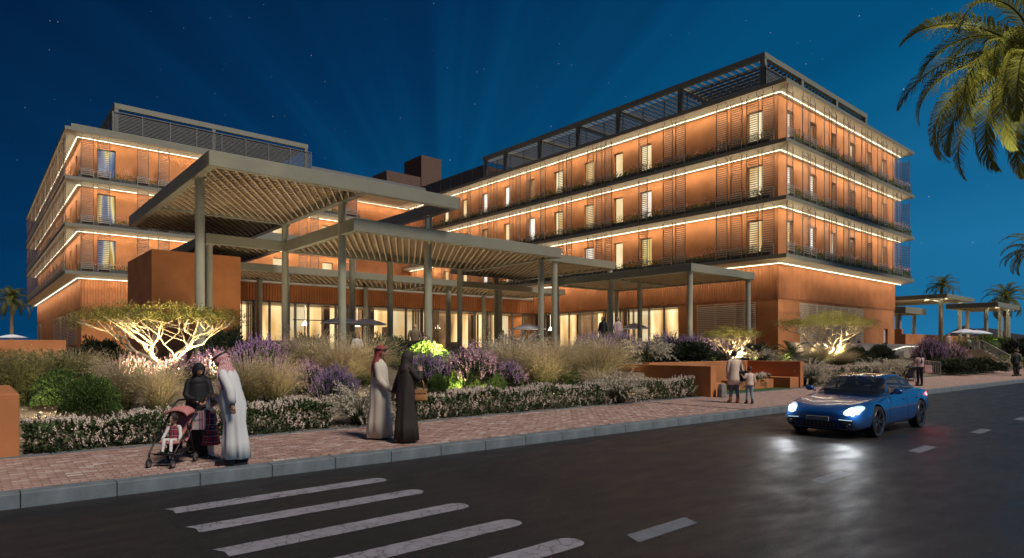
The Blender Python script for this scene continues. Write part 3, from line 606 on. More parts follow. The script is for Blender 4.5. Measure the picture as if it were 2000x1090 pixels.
def lobby():
    P = empty('lobby_building', (28, 46.3, TER), label='low glazed lobby under the canopies, between the two hotel wings', cat='building')
    Y0 = 46.28; fw = lambda a, d, z: (a, Y0 + d, z)
    fluted(fw, 12.6, 42.34, 5.4, 6.65).build('ribbed_cladding', TERRA_R, P)
    b = MB(); b.box(12.6, 42.3, 46.1, 62.3, 6.66, 7.02); b.build('roof', WHITEBAND, P)
    b = MB(); b.box(12.6, 42.3, 46.4, 62.3, 5.42, 6.6); b.build('ceiling_void', TERRA, P)
    xs = [14.5, 15.4, 16.5, 17.55, 18.4, 19.4, 21.6, 22.6, 24.5, 26.3, 27.9, 29.5, 30.6, 32.1, 33.6, 35.2, 36.7, 38.2, 39.7, 41.1, 42.36]
    for i in range(len(xs) - 1):
        f = window(P, fw, xs[i] + .03, xs[i + 1] - .03, TER + .02, 5.36, 'clear', i, .1, FRAMEL)
    room(P, fw, 14.4, 42.2, 3)
    for x in xs[1:-1]: b = MB(); b.box(x - .035, x + .035, Y0 - .12, Y0 + .08, TER, 5.38); b.build('mullion', FRAMEL, P)
    b = MB(); b.box(18.2, 22.8, Y0 - .06, Y0 + .04, 4.05, 4.12); b.build('transom', FRAMEL, P)
    B = empty('entrance_block', (10, 40, TER), label='plain terracotta block left of the lobby, behind the tallest canopy columns', cat='wall')
    b = MB(); b.box(7.55, 12.25, 39.2, 46.2, TER - .2, 7.40); b.build('wall', TERRA, B)
lobby()

# ------------------------------------------------------------------ canopies
def clip_line(p, d, x0, x1, y0, y1):
    t0, t1 = -1e9, 1e9
    for q, dd, lo, hi in ((p[0], d[0], x0, x1), (p[1], d[1], y0, y1)):
        if abs(dd) < 1e-9:
            if not lo < q < hi: return None
            continue
        a, c = (lo - q) / dd, (hi - q) / dd; t0 = max(t0, min(a, c)); t1 = min(t1, max(a, c))
    return ((p[0] + d[0] * t0, p[1] + d[1] * t0), (p[0] + d[0] * t1, p[1] + d[1] * t1)) if t1 - t0 > .15 else None
def canopy(label, x0, x1, y0, y1, zb, zt, bays, cols, beams=(), r=.2, base=TER, pitch=.43, batten=True, warm=None, roofed=False, slat_h=.14):
    P = empty('canopy', (x0, y0, base), label=label, cat='canopy', group='canopies over the hotel forecourt'); w = .34
    for q in ((x0, x1, y0, y0 + w), (x0, x1, y1 - w, y1), (x0, x0 + w, y0 + w, y1 - w), (x1 - w, x1, y0 + w, y1 - w)):
        b = MB(); b.box(*q, zb, zt); bevel(b.build('beam', OLIVE, P), .015, 1)
    for q in beams: b = MB(); b.box(*q, zb + .01, zt - .02); b.build('beam', OLIVE, P)
    a = R(59); d = (math.cos(a), math.sin(a)); nx = (-d[1], d[0])
    for (bx0, bx1, by0, by1) in bays:
        st = pitch * math.sin(a); n = int(((bx1 - bx0) + (by1 - by0)) / st) + 2; c0 = ((bx0 + bx1) / 2, (by0 + by1) / 2)
        for i in range(-n, n):
            seg = clip_line((c0[0] + nx[0] * st * i, c0[1] + nx[1] * st * i), d, bx0, bx1, by0, by1)
            if seg:
                b = MB(); b.bar((*seg[0], zb + .16 + slat_h / 2 - .1), (*seg[1], zb + .16 + slat_h / 2 - .1), .07, slat_h); b.build('slat', SLATM, P)
        if batten:
            b = MB(); a2 = R(112); d2 = (math.cos(a2), math.sin(a2)); n2 = (-d2[1], d2[0]); st = .36; n = int(((bx1 - bx0) + (by1 - by0)) / st)
            for i in range(-n, n):
                seg = clip_line((c0[0] + n2[0] * st * i, c0[1] + n2[1] * st * i), d2, bx0, bx1, by0, by1)
                if seg: b.bar((*seg[0], zt - .12), (*seg[1], zt - .12), .065, .06)
            b.build('battens', BATTEN, P, kind='stuff')
        b = MB(); b.box(bx0 + .003, bx1 - .003, by0 + .003, by1 - .003, zt - .055, zt - .03); b.build('roof_sheet', BATTEN if roofed else SHEETM, P)
    for i, (cx, cy) in enumerate(cols):
        b = MB(); b.cyl(cx, cy, base, zb - .03, r, 24); o = b.build('column', COL_M, P, smooth=True); o.modifiers.new('e', 'EDGE_SPLIT').split_angle = R(50)
        b = MB(); b.box(cx - r - .06, cx + r + .06, cy - r - .06, cy + r + .06, zb - .03, zb + .0); b.build('cap_plate', COL_M, P)
    return P
# tallest canopy
canopy('tallest and largest open canopy, rising in front of the left wing', 7.45, 20.14, 27.86, 45.2, 9.49, 10.13,
       [(7.79, 14.45, 28.2, 38.2), (7.79, 14.45, 38.6, 44.86)], [(7.75, 30.4), (14.62, 30.6), (14.62, 38.4), (19.85, 30.5), (19.85, 40)],
       [(14.45, 14.79, 28.2, 44.86), (7.79, 14.45, 38.2, 38.6)])
canopy('wide slatted canopy in the middle, sharing columns with the tallest one', 14.46, 29.05, 28.96, 38.25, 7.80, 8.44,
       [(14.8, 28.71, 29.3, 37.91)], [(28.75, 30.6), (27.4, 37.9), (21.6, 37.9), (24.6, 38.0)], [])
canopy('small slatted canopy joined to the terracotta block, left of the middle one', 10.08, 14.44, 38.27, 48.9, 7.88, 8.46,
       [(10.42, 14.1, 38.6, 48.5)], [(10.32, 38.6)], [])
canopy('canopy behind the right end of the middle one, a step further back', 29.07, 36.7, 30.9, 41.5, 7.9, 8.42,
       [(29.4, 36.36, 31.24, 41.1)], [(36.4, 31.2), (30.6, 31.2), (33.4, 41)], [])
canopy('long low canopy running along the lobby glass', 12.3, 40.6, 40.0, 45.7, 6.76, 7.22,
       [(12.64, 26.9, 40.34, 45.36), (27.2, 40.2, 40.34, 45.36)], [(15.4, 45.2), (15.5, 40.4), (23.6, 45.2), (28.2, 40.5), (29.6, 45.2), (33.4, 40.5), (35.2, 45.0), (39.8, 40.5)], [(26.9, 27.2, 40.34, 45.36)], r=.19)
canopy('lowest canopy on the right, in front of the louvred corner', 31.2, 38.3, 20.7, 32.2, 6.36, 6.82,
       [(31.5, 38.0, 27.1, 31.9), (31.5, 38.0, 21.0, 26.8)], [(31.5, 21.0), (38.0, 21.0), (34.6, 27), (31.5, 26.9), (31.5, 31.9), (38, 31.9)], [(31.54, 37.96, 26.8, 27.1)], r=.165, batten=False, roofed=True)

# ------------------------------------------------------------------ garden walls, ramp, stairs, far pavilion
def wallbox(label, boxes, mat=TERRA, loc=None, cat='wall'):
    P = empty('garden_wall', loc or (boxes[0][0], boxes[0][2], .15), label=label, cat=cat)
    for i, q in enumerate(boxes):
        b = MB(); b.box(*q); bevel(b.build(('wall', 'bench', 'step')[min(i, 2)] if len(boxes) > 1 else 'wall', mat, P), .012, 1)
    return P
wallbox('terracotta garden wall block at the left edge of the pavement', [(-7, .6, 12.9, 16.2, .1, 1.2)])
wallbox('long terracotta boundary wall below the shuttered end wall at far left', [(-24, 4.9, 52, 52.4, .4, 2.5)])
wallbox('terracotta garden wall with a low bench, left of the walking mother', [(20.25, 20.6, 12.62, 17.6, .1, 1.3), (20.6, 21.3, 12.7, 15.3, .1, .66)])
wallbox('terracotta wall behind the little turf court and its flower trough', [(20.6, 28.2, 15.6, 15.9, .1, 1.36)])
wallbox('terracotta wall and bench closing the turf court, beside the blue car', [(28.2, 28.5, 13.07, 15.9, .1, 1.36), (27.4, 28.2, 13.15, 15.58, .1, .66)])
wallbox('low terracotta flower trough standing on the turf court', [(24.2, 27.38, 13.9, 14.6, .1, .58)], cat='planter')
sheet('lawn', [(20.6, 12.95, .195), (28.2, 12.95, .195), (28.2, 15.6, .195), (20.6, 15.6, .195)], M('turf', (.035, .085, .02), .9, var=.3, vscale=30, bump=.6, bscale=120))
b = MB(); b.rings([[(-.17, -.1, 0), (.17, -.1, 0), (.17, .12, 0), (-.17, .12, 0)], [(-.15, -.09, .3), (.16, -.1, .3), (.16, .11, .3), (-.15, .11, .3)], [(-.10, -.08, .48), (.14, -.09, .5), (.14, .09, .5), (-.10, .09, .48)]])
o = b.build('stone_block', M('grey_stone', (.22, .20, .18), .9, var=.3, vscale=8, bump=.5), label='rough upright grey stone on the pavement edge beside the walking mother', cat='stone'); o.location = (20.55, 12.35, .18); bevel(o, .03)
RAMPM = M('ramp_panel', (.34, .28, .22), .5, var=.06); HANDM = M('handrail_metal', (.42, .40, .36), .4, .4)
def ramp():
    P = empty('ramp_balustrade', (38, 18, 1), label='pale panelled ramp balustrade with a lit handrail, under the right wing', cat='balustrade')
    x = 37.5
    while x < 61: b = MB(); b.box(x, x + 1.17, 18.0, 18.08, .9, 2.24); b.build('panel', RAMPM, P); x += 1.2
    b = MB(); b.box(37.5, 61.5, 17.98, 18.1, 2.245, 2.29); b.build('top_rail', HANDM, P)
    b = MB(); b.bar((48.3, 17.2, 1.45), (54.6, 17.2, 2.1), .035, .03); b.bar((54.6, 17.2, 2.1), (57.6, 17.2, 2.1), .035, .03); b.build('led_handrail', LED, P)
    def rail(label, pts, h, n):
        Q = empty('railing', pts[0], label=label, cat='railing')
        for a, c in zip(pts[:-1], pts[1:]):
            a = Vector(a); c = Vector(c); b = MB(); b.bar(a + Vector((0, 0, h)), c + Vector((0, 0, h)), .05, .05); b.build('handrail', HANDM, Q)
            b = MB(); b.bar(a + Vector((0, 0, .1)), c + Vector((0, 0, .1)), .03, .03); b.build('bottom_rail', HANDM, Q); k = max(2, int((c - a).length / n))
            for i in range(k + 1):
                p = a.lerp(c, i / k); b = MB(); b.box(p.x - .014, p.x + .014, p.y - .014, p.y + .014, p.z, p.z + h - .02); b.build('baluster', HANDM, Q)
    rail('pale vertical bar railing at the foot of the ramp, by the woman with the pushchair', [(45.84, 12.5, .18), (48.3, 16.6, .55), (53.5, 17.0, .9)], .9, .13)
    rail('pale stair railing running down from the far terrace to the pavement', [(73.5, 17.9, 1.75), (70.2, 15.9, 1.75), (66.0, 12.9, .35), (64.4, 12.75, .2)], .95, .22)
    rail('short pale stair railing at the right edge behind the two men', [(75.5, 13.4, 1.9), (78, 12.9, .7)], .95, .25)
    Q = empty('staircase', (66, 12.9, .2), label='flight of steps beside the stair railing on the right', cat='stairs')
    for i in range(9):
        t = i / 8; b = MB(); x = 65.8 + 4.4 * t; y = 12.9 + 3.0 * t; z = .2 + 1.45 * t; b.box(x, x + .62, y - .3, y + 2.6, z - .5, z + .12); b.build('step', TERRC, Q)
ramp()
WALLR = TERRA
wallbox('terracotta terrace wall in front of the far pavilion', [(85.4, 118, 26.9, 27.3, 1.0, 3.72)]); wallbox('terracotta side wall below the far pavilion roofs', [(85.4, 85.8, 27.32, 44, 1.0, 4.3)])
FP1 = canopy('highest flat roof of the far pavilion on the right', 93.9, 106.2, 24.9, 36, 8.36, 8.91, [(94.3, 105.8, 25.3, 35.6)], [(96, 26.2), (104.5, 26.2), (96, 34), (104.5, 34)], roofed=True, r=.22, batten=False, pitch=90)
FP2 = canopy('lower flat roof at the right end of the far pavilion', 92.65, 103.5, 19.4, 24.7, 6.9, 7.49, [(93, 103.1, 19.8, 24.3)], [(94.5, 21), (98, 20.3), (102, 20.3), (99, 24)], roofed=True, r=.22, batten=False, pitch=90)
canopy('lowest left roof of the far pavilion, next to the street corner', 87.66, 95.3, 27.6, 36, 6.35, 7.14, [(88, 94.9, 28, 35.6)], [(88.6, 28.6), (94, 28.6), (88.6, 35), (92, 34)], roofed=True, r=.22, batten=False, pitch=90)
for (x0, x1, y, z) in ((94.6, 105.4, 25.6, 8.62), (93.2, 102.9, 20.2, 7.18), (94.6, 105.4, 28.5, 8.62)):
    led(FP2 if y < 21 else FP1, (x0, y, z), (x1, y, z), LED, 9, (0, -.2))
def pspot(name, loc, tgt, e, ang=70, col=(1, .72, .38), blend=.8, r=.08):
    l = bpy.data.lights.new(name, 'SPOT'); l.energy = e; l.color = col; l.spot_size = R(ang); l.spot_blend = blend; l.shadow_soft_size = r
    o = bpy.data.objects.new(name, l); S.collection.objects.link(o); o.location = loc; o.rotation_euler = (Vector(tgt) - Vector(loc)).to_track_quat('-Z', 'Y').to_euler(); return o
UMB = M('umbrella_cloth', (.74, .77, .90), .8)
def umbrella(label, x, y, z, w, h=2.25):
    P = empty('parasol', (0, 0, 0), label=label, cat='parasol', group='parasols on the terrace'); b = MB(); b.cyl(0, 0, 0, h + .25, .025, 8); b.build('pole', GUARD, P, local=True)
    b = MB(); k = 8; r = w / 2; rr = []
    for f, dz in ((1, -.05), (1, 0), (.72, .14), (.4, .27), (.03, .36)): rr.append([(r * f * math.cos(2 * math.pi * j / k), r * f * math.sin(2 * math.pi * j / k), h + dz) for j in range(k)])
    b.rings(rr); b.build('canopy', UMB, P, local=True); b = MB(); b.box(-.3, .3, -.3, .3, 0, .06); b.build('base', DARKP, P, local=True); place(P, (x, y, z)); return P
umbrella('left of the two overlapping blue parasols before the lobby glass', 17.83, 37.4, TER, 2.75)
umbrella('right of the two overlapping blue parasols before the lobby glass', 19.99, 38.18, TER, 2.7)
umbrella('blue parasol half hidden by columns where lobby and right wing meet', 31.51, 34.9, TER, 2.6, 2.1); umbrella('grey parasol right of the two standing women', 35.13, 27.84, TER, 2.0, 2.05)
umbrella('left one of the paired parasols on the far terrace', 74.11, 18.14, 1.75, 2.5, 1.75); umbrella('right one of the paired parasols on the far terrace', 77.0, 17.9, 1.75, 2.7, 1.7)
umbrella('white parasol beyond the boundary wall at far left', 3.76, 95.55, TER, 3.0, 1.95)

# ------------------------------------------------------------------ planting
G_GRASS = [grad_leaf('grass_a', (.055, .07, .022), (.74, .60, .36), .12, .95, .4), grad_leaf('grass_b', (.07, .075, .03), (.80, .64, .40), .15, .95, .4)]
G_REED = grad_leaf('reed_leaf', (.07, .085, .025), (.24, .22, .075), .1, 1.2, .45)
G_LAV = grad_leaf('sage_leaf', (.03, .045, .02), (.07, .09, .04), 0, .7, .5); F_LAV = [M('lilac_blossom', (.40, .24, .42), .8, island=.4), M('violet_blossom', (.28, .19, .34), .8, island=.4), M('pink_blossom', (.50, .30, .40), .8, island=.4)]
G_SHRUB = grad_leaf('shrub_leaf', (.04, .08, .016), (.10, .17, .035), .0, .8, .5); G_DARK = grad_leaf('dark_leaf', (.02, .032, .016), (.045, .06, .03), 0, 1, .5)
G_LIT = grad_leaf('lit_leaf', (.09, .16, .03), (.22, .32, .06), 0, .8, .4); G_HEDGE = grad_leaf('hedge_leaf', (.03, .055, .018), (.065, .10, .032), 0, .6, .6); F_WHITE = M('white_blossom', (.82, .68, .58), .8, island=.2)  # G_LIT: lamplight on these shrubs is put into a brighter leaf colour
G_PLUME = grad_leaf('plume_leaf', (.035, .05, .025), (.12, .14, .08), 0, .8, .4); F_PLUME = M('pale_plume', (.52, .46, .36), .9, island=.3)
G_ACA = grad_leaf('acacia_leaf', (.20, .19, .05), (.22, .21, .06), 1., 2.4, .5, trans=.68); BARK = M('acacia_bark', (.46, .36, .25), .85, var=.25, vscale=6, bump=.4)
G_PALM = grad_leaf('palm_leaf', (.11, .135, .03), (.17, .185, .05), -2, 1, .35, trans=.5); BARKP = M('palm_bark', (.22, .17, .12), .9, var=.3, vscale=5, bump=.6); G_CYC = grad_leaf('cycad_leaf', (.03, .05, .018), (.07, .09, .03), 0, 1, .4)
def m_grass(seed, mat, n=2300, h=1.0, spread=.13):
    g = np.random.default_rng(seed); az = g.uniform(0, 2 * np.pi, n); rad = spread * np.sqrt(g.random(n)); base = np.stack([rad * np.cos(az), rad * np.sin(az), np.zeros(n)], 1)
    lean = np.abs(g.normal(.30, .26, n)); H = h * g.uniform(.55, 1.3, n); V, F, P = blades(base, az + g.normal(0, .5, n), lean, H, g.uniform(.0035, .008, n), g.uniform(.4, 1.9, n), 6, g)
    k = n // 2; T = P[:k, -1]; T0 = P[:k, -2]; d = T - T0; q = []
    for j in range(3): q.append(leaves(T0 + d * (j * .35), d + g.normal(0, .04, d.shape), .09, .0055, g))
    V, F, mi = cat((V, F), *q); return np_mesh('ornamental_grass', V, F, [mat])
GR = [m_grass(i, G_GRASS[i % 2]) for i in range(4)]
def m_reed(seed):
    g = np.random.default_rng(seed); n = 420; az = g.uniform(0, 2 * np.pi, n); rad = .32 * np.sqrt(g.random(n)); base = np.stack([rad * np.cos(az), rad * np.sin(az), np.zeros(n)], 1)
    V, F, P = blades(base, az, np.abs(g.normal(.12, .1, n)), g.uniform(.6, 1.15, n), np.full(n, .008), g.uniform(.05, .5, n), 5, g); q = []
    for j in range(1, 6):
        for r in range(6): q.append(leaves(P[:, j] + g.normal(0, .012, (n, 3)), g.normal(0, .6, (n, 3)) + np.array([0, 0, .5]), .05, .012, g))
    V, F, mi = cat((V, F), *q); return np_mesh('leafy_shrub', V, F, [G_REED])
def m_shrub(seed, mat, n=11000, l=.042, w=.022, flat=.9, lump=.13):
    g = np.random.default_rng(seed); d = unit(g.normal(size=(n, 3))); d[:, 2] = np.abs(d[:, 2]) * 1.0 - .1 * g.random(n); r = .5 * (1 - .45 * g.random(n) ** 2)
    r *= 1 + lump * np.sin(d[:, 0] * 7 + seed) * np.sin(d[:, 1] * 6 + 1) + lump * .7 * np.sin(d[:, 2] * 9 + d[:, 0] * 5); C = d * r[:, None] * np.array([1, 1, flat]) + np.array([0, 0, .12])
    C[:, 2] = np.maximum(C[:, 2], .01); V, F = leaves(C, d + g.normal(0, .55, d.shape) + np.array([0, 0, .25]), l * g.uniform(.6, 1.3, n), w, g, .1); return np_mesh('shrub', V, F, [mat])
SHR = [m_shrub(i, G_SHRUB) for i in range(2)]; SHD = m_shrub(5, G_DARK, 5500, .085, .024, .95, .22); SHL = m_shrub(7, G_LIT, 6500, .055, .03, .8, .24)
def m_lav(seed, fm):
    g = np.random.default_rng(seed); n = 1500; d = unit(g.normal(size=(n, 3))); d[:, 2] = np.abs(d[:, 2]); r = .42 * g.random(n) ** .5; C = d * r[:, None] * np.array([1.05, 1.05, 1.1]); C[:, 2] += .02
    lv = np_mesh('foliage', *leaves(C, d + g.normal(0, .5, d.shape) + np.array([0, 0, .6]), .10, .028, g), [G_LAV]); k = 330; d = unit(g.normal(size=(k, 3))); d[:, 2] = np.abs(d[:, 2]) + .25; d = unit(d)
    B = d * g.uniform(.34, .50, (k, 1)) * np.array([1.05, 1.05, 1.15]); U = unit(d * .5 + g.normal(0, .2, d.shape) + np.array([0, 0, .9])); q = []
    ls = g.uniform(.10, .2, k)[:, None]
    for j in range(11): q.append(leaves(B + U * ls * (j / 11), U * .8 + g.normal(0, .5, d.shape), .036 * (1.15 - j / 12), .018, g))
    V, F, mi = cat(*q); return lv, np_mesh('flowers', V, F, [F_LAV[fm]])
LAV = [m_lav(11, 0), m_lav(12, 1), m_lav(13, 2)]
def m_plume(seed):
    g = np.random.default_rng(seed); n = 620; az = g.uniform(0, 2 * np.pi, n); base = np.stack([.1 * np.cos(az), .1 * np.sin(az), np.zeros(n)], 1)
    V, F, P = blades(base, az, np.abs(g.normal(.4, .25, n)), g.uniform(.5, .9, n), g.uniform(.008, .016, n), g.uniform(.7, 1.9, n), 5, g); bl = np_mesh('blades', V, F, [G_PLUME])
    k = 130; az = g.uniform(0, 2 * np.pi, k); base = np.stack([.08 * np.cos(az), .08 * np.sin(az), np.zeros(k)], 1); V, F, P = blades(base, az, np.abs(g.normal(.35, .25, k)), g.uniform(.75, 1.15, k), np.full(k, .008), g.uniform(.9, 2.0, k), 10, g); q = [(V, F)]
    for j in range(6, 11):
        for r in range(7): p = P[:, j] + (P[:, j] - P[:, j - 1]) * g.uniform(-1, 0, (k, 1)); q.append(leaves(p, (P[:, j] - P[:, j - 1]) * 9 + g.normal(0, .6, p.shape), .065, .016, g))
    V, F, mi = cat(*q); return bl, np_mesh('plumes', V, F, [F_PLUME])
PLU = [m_plume(21), m_plume(22)]
def frond_mesh(seed, Ln, n, leaf, mat, droop, drop=.4, wid=.035, name='frond'):
    g = np.random.default_rng(seed); t = np.linspace(0, 1, 26); el = .75 - droop * t ** 1.25; ds = Ln / 25; x = np.cumsum(np.cos(el)) * ds; z = np.cumsum(np.sin(el)) * ds; rx = np.stack([x, 0 * x + .03 * np.sin(t * 5 + seed), z], 1)
    b = MB(); b.tube([tuple(p) for p in rx], [.035 * Ln / 4 * (1 - .85 * q) + .004 for q in t], 4); tt = np.repeat(np.linspace(.1, .995, n), 2); sd = np.tile([1, -1], n); P = np.stack([np.interp(tt, t, rx[:, i]) for i in range(3)], 1)
    e = np.interp(tt, t, el); T = np.stack([np.cos(e), 0 * e, np.sin(e)], 1); U = np.stack([-np.sin(e), 0 * e, np.cos(e)], 1); L = leaf * np.sin(np.pi * np.clip(tt * .9 + .1, 0, 1)) ** .6 * g.uniform(.85, 1.1, len(tt))
    D = T * (.55 + .7 * tt[:, None]) + sd[:, None] * np.array([0, 1, 0]) * (1.05 - .5 * tt[:, None]) + U * .25; D = unit(D) + g.normal(0, .05, D.shape); mid = P + D * L[:, None] * .5; end = mid + unit(D + np.array([0, 0, -1]) * drop * 1.6) * L[:, None] * .5; w = unit(np.cross(D, U)) * wid
    V = np.stack([P - w * .4, P + w * .4, mid + w * .5, mid - w * .5, end + w * .06, end - w * .06], 1).reshape(-1, 3); i = np.arange(len(P))[:, None] * 6; F = np.concatenate([i + np.array([0, 1, 2, 3]), i + np.array([3, 2, 4, 5])])
    bv = np.array(b.v); bf = np.array([f for f in b.f if len(f) == 4]); V, F, mi = cat((bv, bf), (V, F)); return np_mesh(name, V, F, [mat])
def rosette(label, loc, fr, n, el0, el1, sc, cat_, group=None, trunk=None, seed=1, name='palm_tree', rz=0):
    P = empty(name, (0, 0, 0), label=label, cat=cat_, group=group); g = random.Random(seed); H = trunk[0] if trunk else 0
    if trunk:
        b = MB(); k = 14; pts = [(trunk[2] * math.sin(i / k * 1.5) if len(trunk) > 2 else 0, 0, H * i / k) for i in range(k + 1)]; b.tube(pts, [trunk[1] * (1.25 if i == 0 else 1 - .15 * i / k + .05 * (i % 2)) for i in range(k + 1)], 12); b.build('trunk', BARKP, P, local=True); hx = pts[-1][0]
    else: hx = 0
    for i in range(n):
        o = link('frond', fr[i % len(fr)], P, True); f = i / max(1, n - 1); o.location = (hx, 0, H); a = i * 2.39996 + rz; o.rotation_euler = (g.uniform(-.25, .25), -(el0 + (el1 - el0) * f) + g.uniform(-.1, .1), a); q = sc * g.uniform(.85, 1.1); o.scale = (q, q, q)
    place(P, loc); return P
def plant(kind, name, label, x, y, h, w, var=0, cat_='plant', group=None, zoff=0, rz=None, dz=None):
    z = gz(x, y) - .02 if dz is None else dz; rz = random.uniform(0, 6.28) if rz is None else rz
    if kind == 'grass': o = link(name, GR[var % 4]); sc = (w / 1.5, w / 1.5, h / .95)
    elif kind == 'reed': o = link(name, REED); sc = (w / .95, w / .95, h / 1.05)
    elif kind == 'shrub': o = link(name, SHR[var % 2]); sc = (w, w, h / .57)
    elif kind == 'dark': o = link(name, SHD); sc = (w, w, h / .6)
    elif kind == 'lit': o = link(name, SHL); sc = (w, w, h / .55)
    elif kind in ('lav', 'plume'):
        A, B = LAV[var % 3] if kind == 'lav' else PLU[var % 2]; o = empty(name); link(A.name.split('.')[0], A, o, True); link(B.name.split('.')[0], B, o, True); sc = (w / 1.0, w / 1.0, h / .62) if kind == 'lav' else (w / 1.3, w / 1.3, h / .8)
    tag(o, label, cat_, group); return place(o, (x, y, z + zoff), rz, sc)
REED = m_reed(31)
def acacia(label, x, y, z, h, w, seed, light):
    """flat-topped umbrella tree: several leaning stems from one base, forking into a thin wide crown"""
    g = np.random.default_rng(seed); P = empty('umbrella_tree', (0, 0, 0), label=label, cat='tree', group='umbrella trees in the garden'); b = MB(); Rr = w / 2; tips = []
    def path(p, q, bow, n=7):
        p = Vector(p); q = Vector(q); out = []; off = Vector((g.normal() * bow, g.normal() * bow, 0)); dv = q - p
        for i in range(n + 1):
            t = i / n; v = p + Vector((dv.x * t ** .85, dv.y * t ** .85, dv.z * (t ** 1.1))) + off * math.sin(math.pi * t); v += Vector((g.normal(), g.normal(), g.normal() * .5)) * (.028 * h * .5 if 0 < i < n else 0); out.append(v)
        return out
    ns = 5; fork = Vector((.02 * w, 0, .10 * h)); b.tube([(0, 0, -.15), (.01 * w, 0, .02 * h), tuple(fork)], [.055 * h, .048 * h, .044 * h], 8)
    for s in range(ns):
        a = s * 2 * math.pi / ns + g.normal() * .22; r1 = Rr * g.uniform(.30, .52); r0 = .026 * h * (1.2 if s % 2 == 0 else .9)
        knee = Vector((r1 * .55 * math.cos(a), r1 * .55 * math.sin(a), h * g.uniform(.26, .34))); tip = Vector((r1 * math.cos(a + .2), r1 * math.sin(a + .2), h * g.uniform(.48, .56))); st = path(fork, knee, .018 * w, 4)[:-1] + path(knee, tip, .025 * w, 4)
        b.tube(st, [r0 * (1 - .45 * i / 8) for i in range(9)], 7)
        for k in range(5):
            f = st[(3, 4, 6, 8, 8)[k]]; a2 = a + (-.75, .65, -.35, .4, 0)[k] + g.normal() * .18; r2 = Rr * ((.55, .62, .82, .88, .6)[k]) * g.uniform(.9, 1.1); t2 = Vector((r2 * math.cos(a2), r2 * math.sin(a2), h * (.70 + .07 * g.random())))
            s2 = path(f, t2, .03 * w, 5); b.tube(s2, [r0 * .52 * (1 - .6 * i / 5) for i in range(6)], 6); tips.append(t2)
            for q in range(2):
                f3 = s2[2 + q * 2]; a3 = a2 + g.normal() * .5; r3 = min(Rr * .97, r2 * g.uniform(.75, 1.2)); t3 = Vector((r3 * math.cos(a3), r3 * math.sin(a3), h * (.76 + .08 * g.random()))); s3 = path(f3, t3, .02 * w, 4); b.tube(s3, [r0 * .26 * (1 - .6 * i / 4) for i in range(5)], 5); tips.append(t3)
    b.build('trunk', BARK, P, True, local=True); T = np.array([tuple(t) for t in tips]); m = 80; k = int(42 * (w / 4.7) ** 1.3)
    # spreading clumps: twigs with leaflets in thin storeys
    an = g.uniform(0, 2 * np.pi, m); ra = Rr * np.sqrt(g.random(m)) * .97; ex = np.stack([ra * np.cos(an), ra * np.sin(an), h * (.66 + .27 * np.cos(ra / Rr * 1.45) + .05 * g.normal(size=m))], 1); T = np.concatenate([T, ex]); T = T[g.random(len(T)) > .12]
    n = len(T); cl = np.repeat(T, k, 0); off = g.normal(size=(n * k, 3)) * np.array([.048 * w, .048 * w, .020 * h]); C = cl + off; C[:, 2] += .03 * h; D = off * np.array([1, 1, 1.]) + g.normal(0, .05 * w, off.shape) + np.array([0, 0, .02])
    q = []
    for j in range(4): Dj = unit(D) + g.normal(0, .45, D.shape); q.append(leaves(C + unit(D) * (.026 * j), Dj, .052 * (w / 4.7) ** .5, .020 * (w / 4.7) ** .5, g))
    V, F, mi = cat(*q); link('crown', np_mesh('crown', V, F, [G_ACA]), P, True); place(P, (x, y, z), seed)
    if light: pspot('tree_uplight', (x + .25, y - .45, z + .12), (x, y + .1, z + h * .8), light, 140, (1, .80, .46), 1, .05); w > 4 and x < 10 and pspot('tree_uplight', (x - .25 * w, y - .46 * w, z - .1), (x, y, z + h * .86), light * .55, 80, (1, .78, .36), 1, .1); pspot('tree_uplight', (x + .30 * w, y - .36 * w, z), (x + .1 * w, y, z + h * .86), light * .4 if x < 10 else light * .12, 80, (1, .78, .36), 1, .1)
    return P
acacia('largest glowing flat-topped tree, left, in front of the terracotta block', 4.6, 22.2, 1.05, 2.35, 4.7, 4, 3200)
acacia('smaller flat-topped tree lit from below, behind the walking mother', 29.7, 17.4, 1.18, 1.85, 3.0, 5, 1100)
acacia('flat-topped tree with lit stems, in front of the louvres beside the car', 40.1, 17.0, 1.15, 3.0, 5.5, 8, 2800)

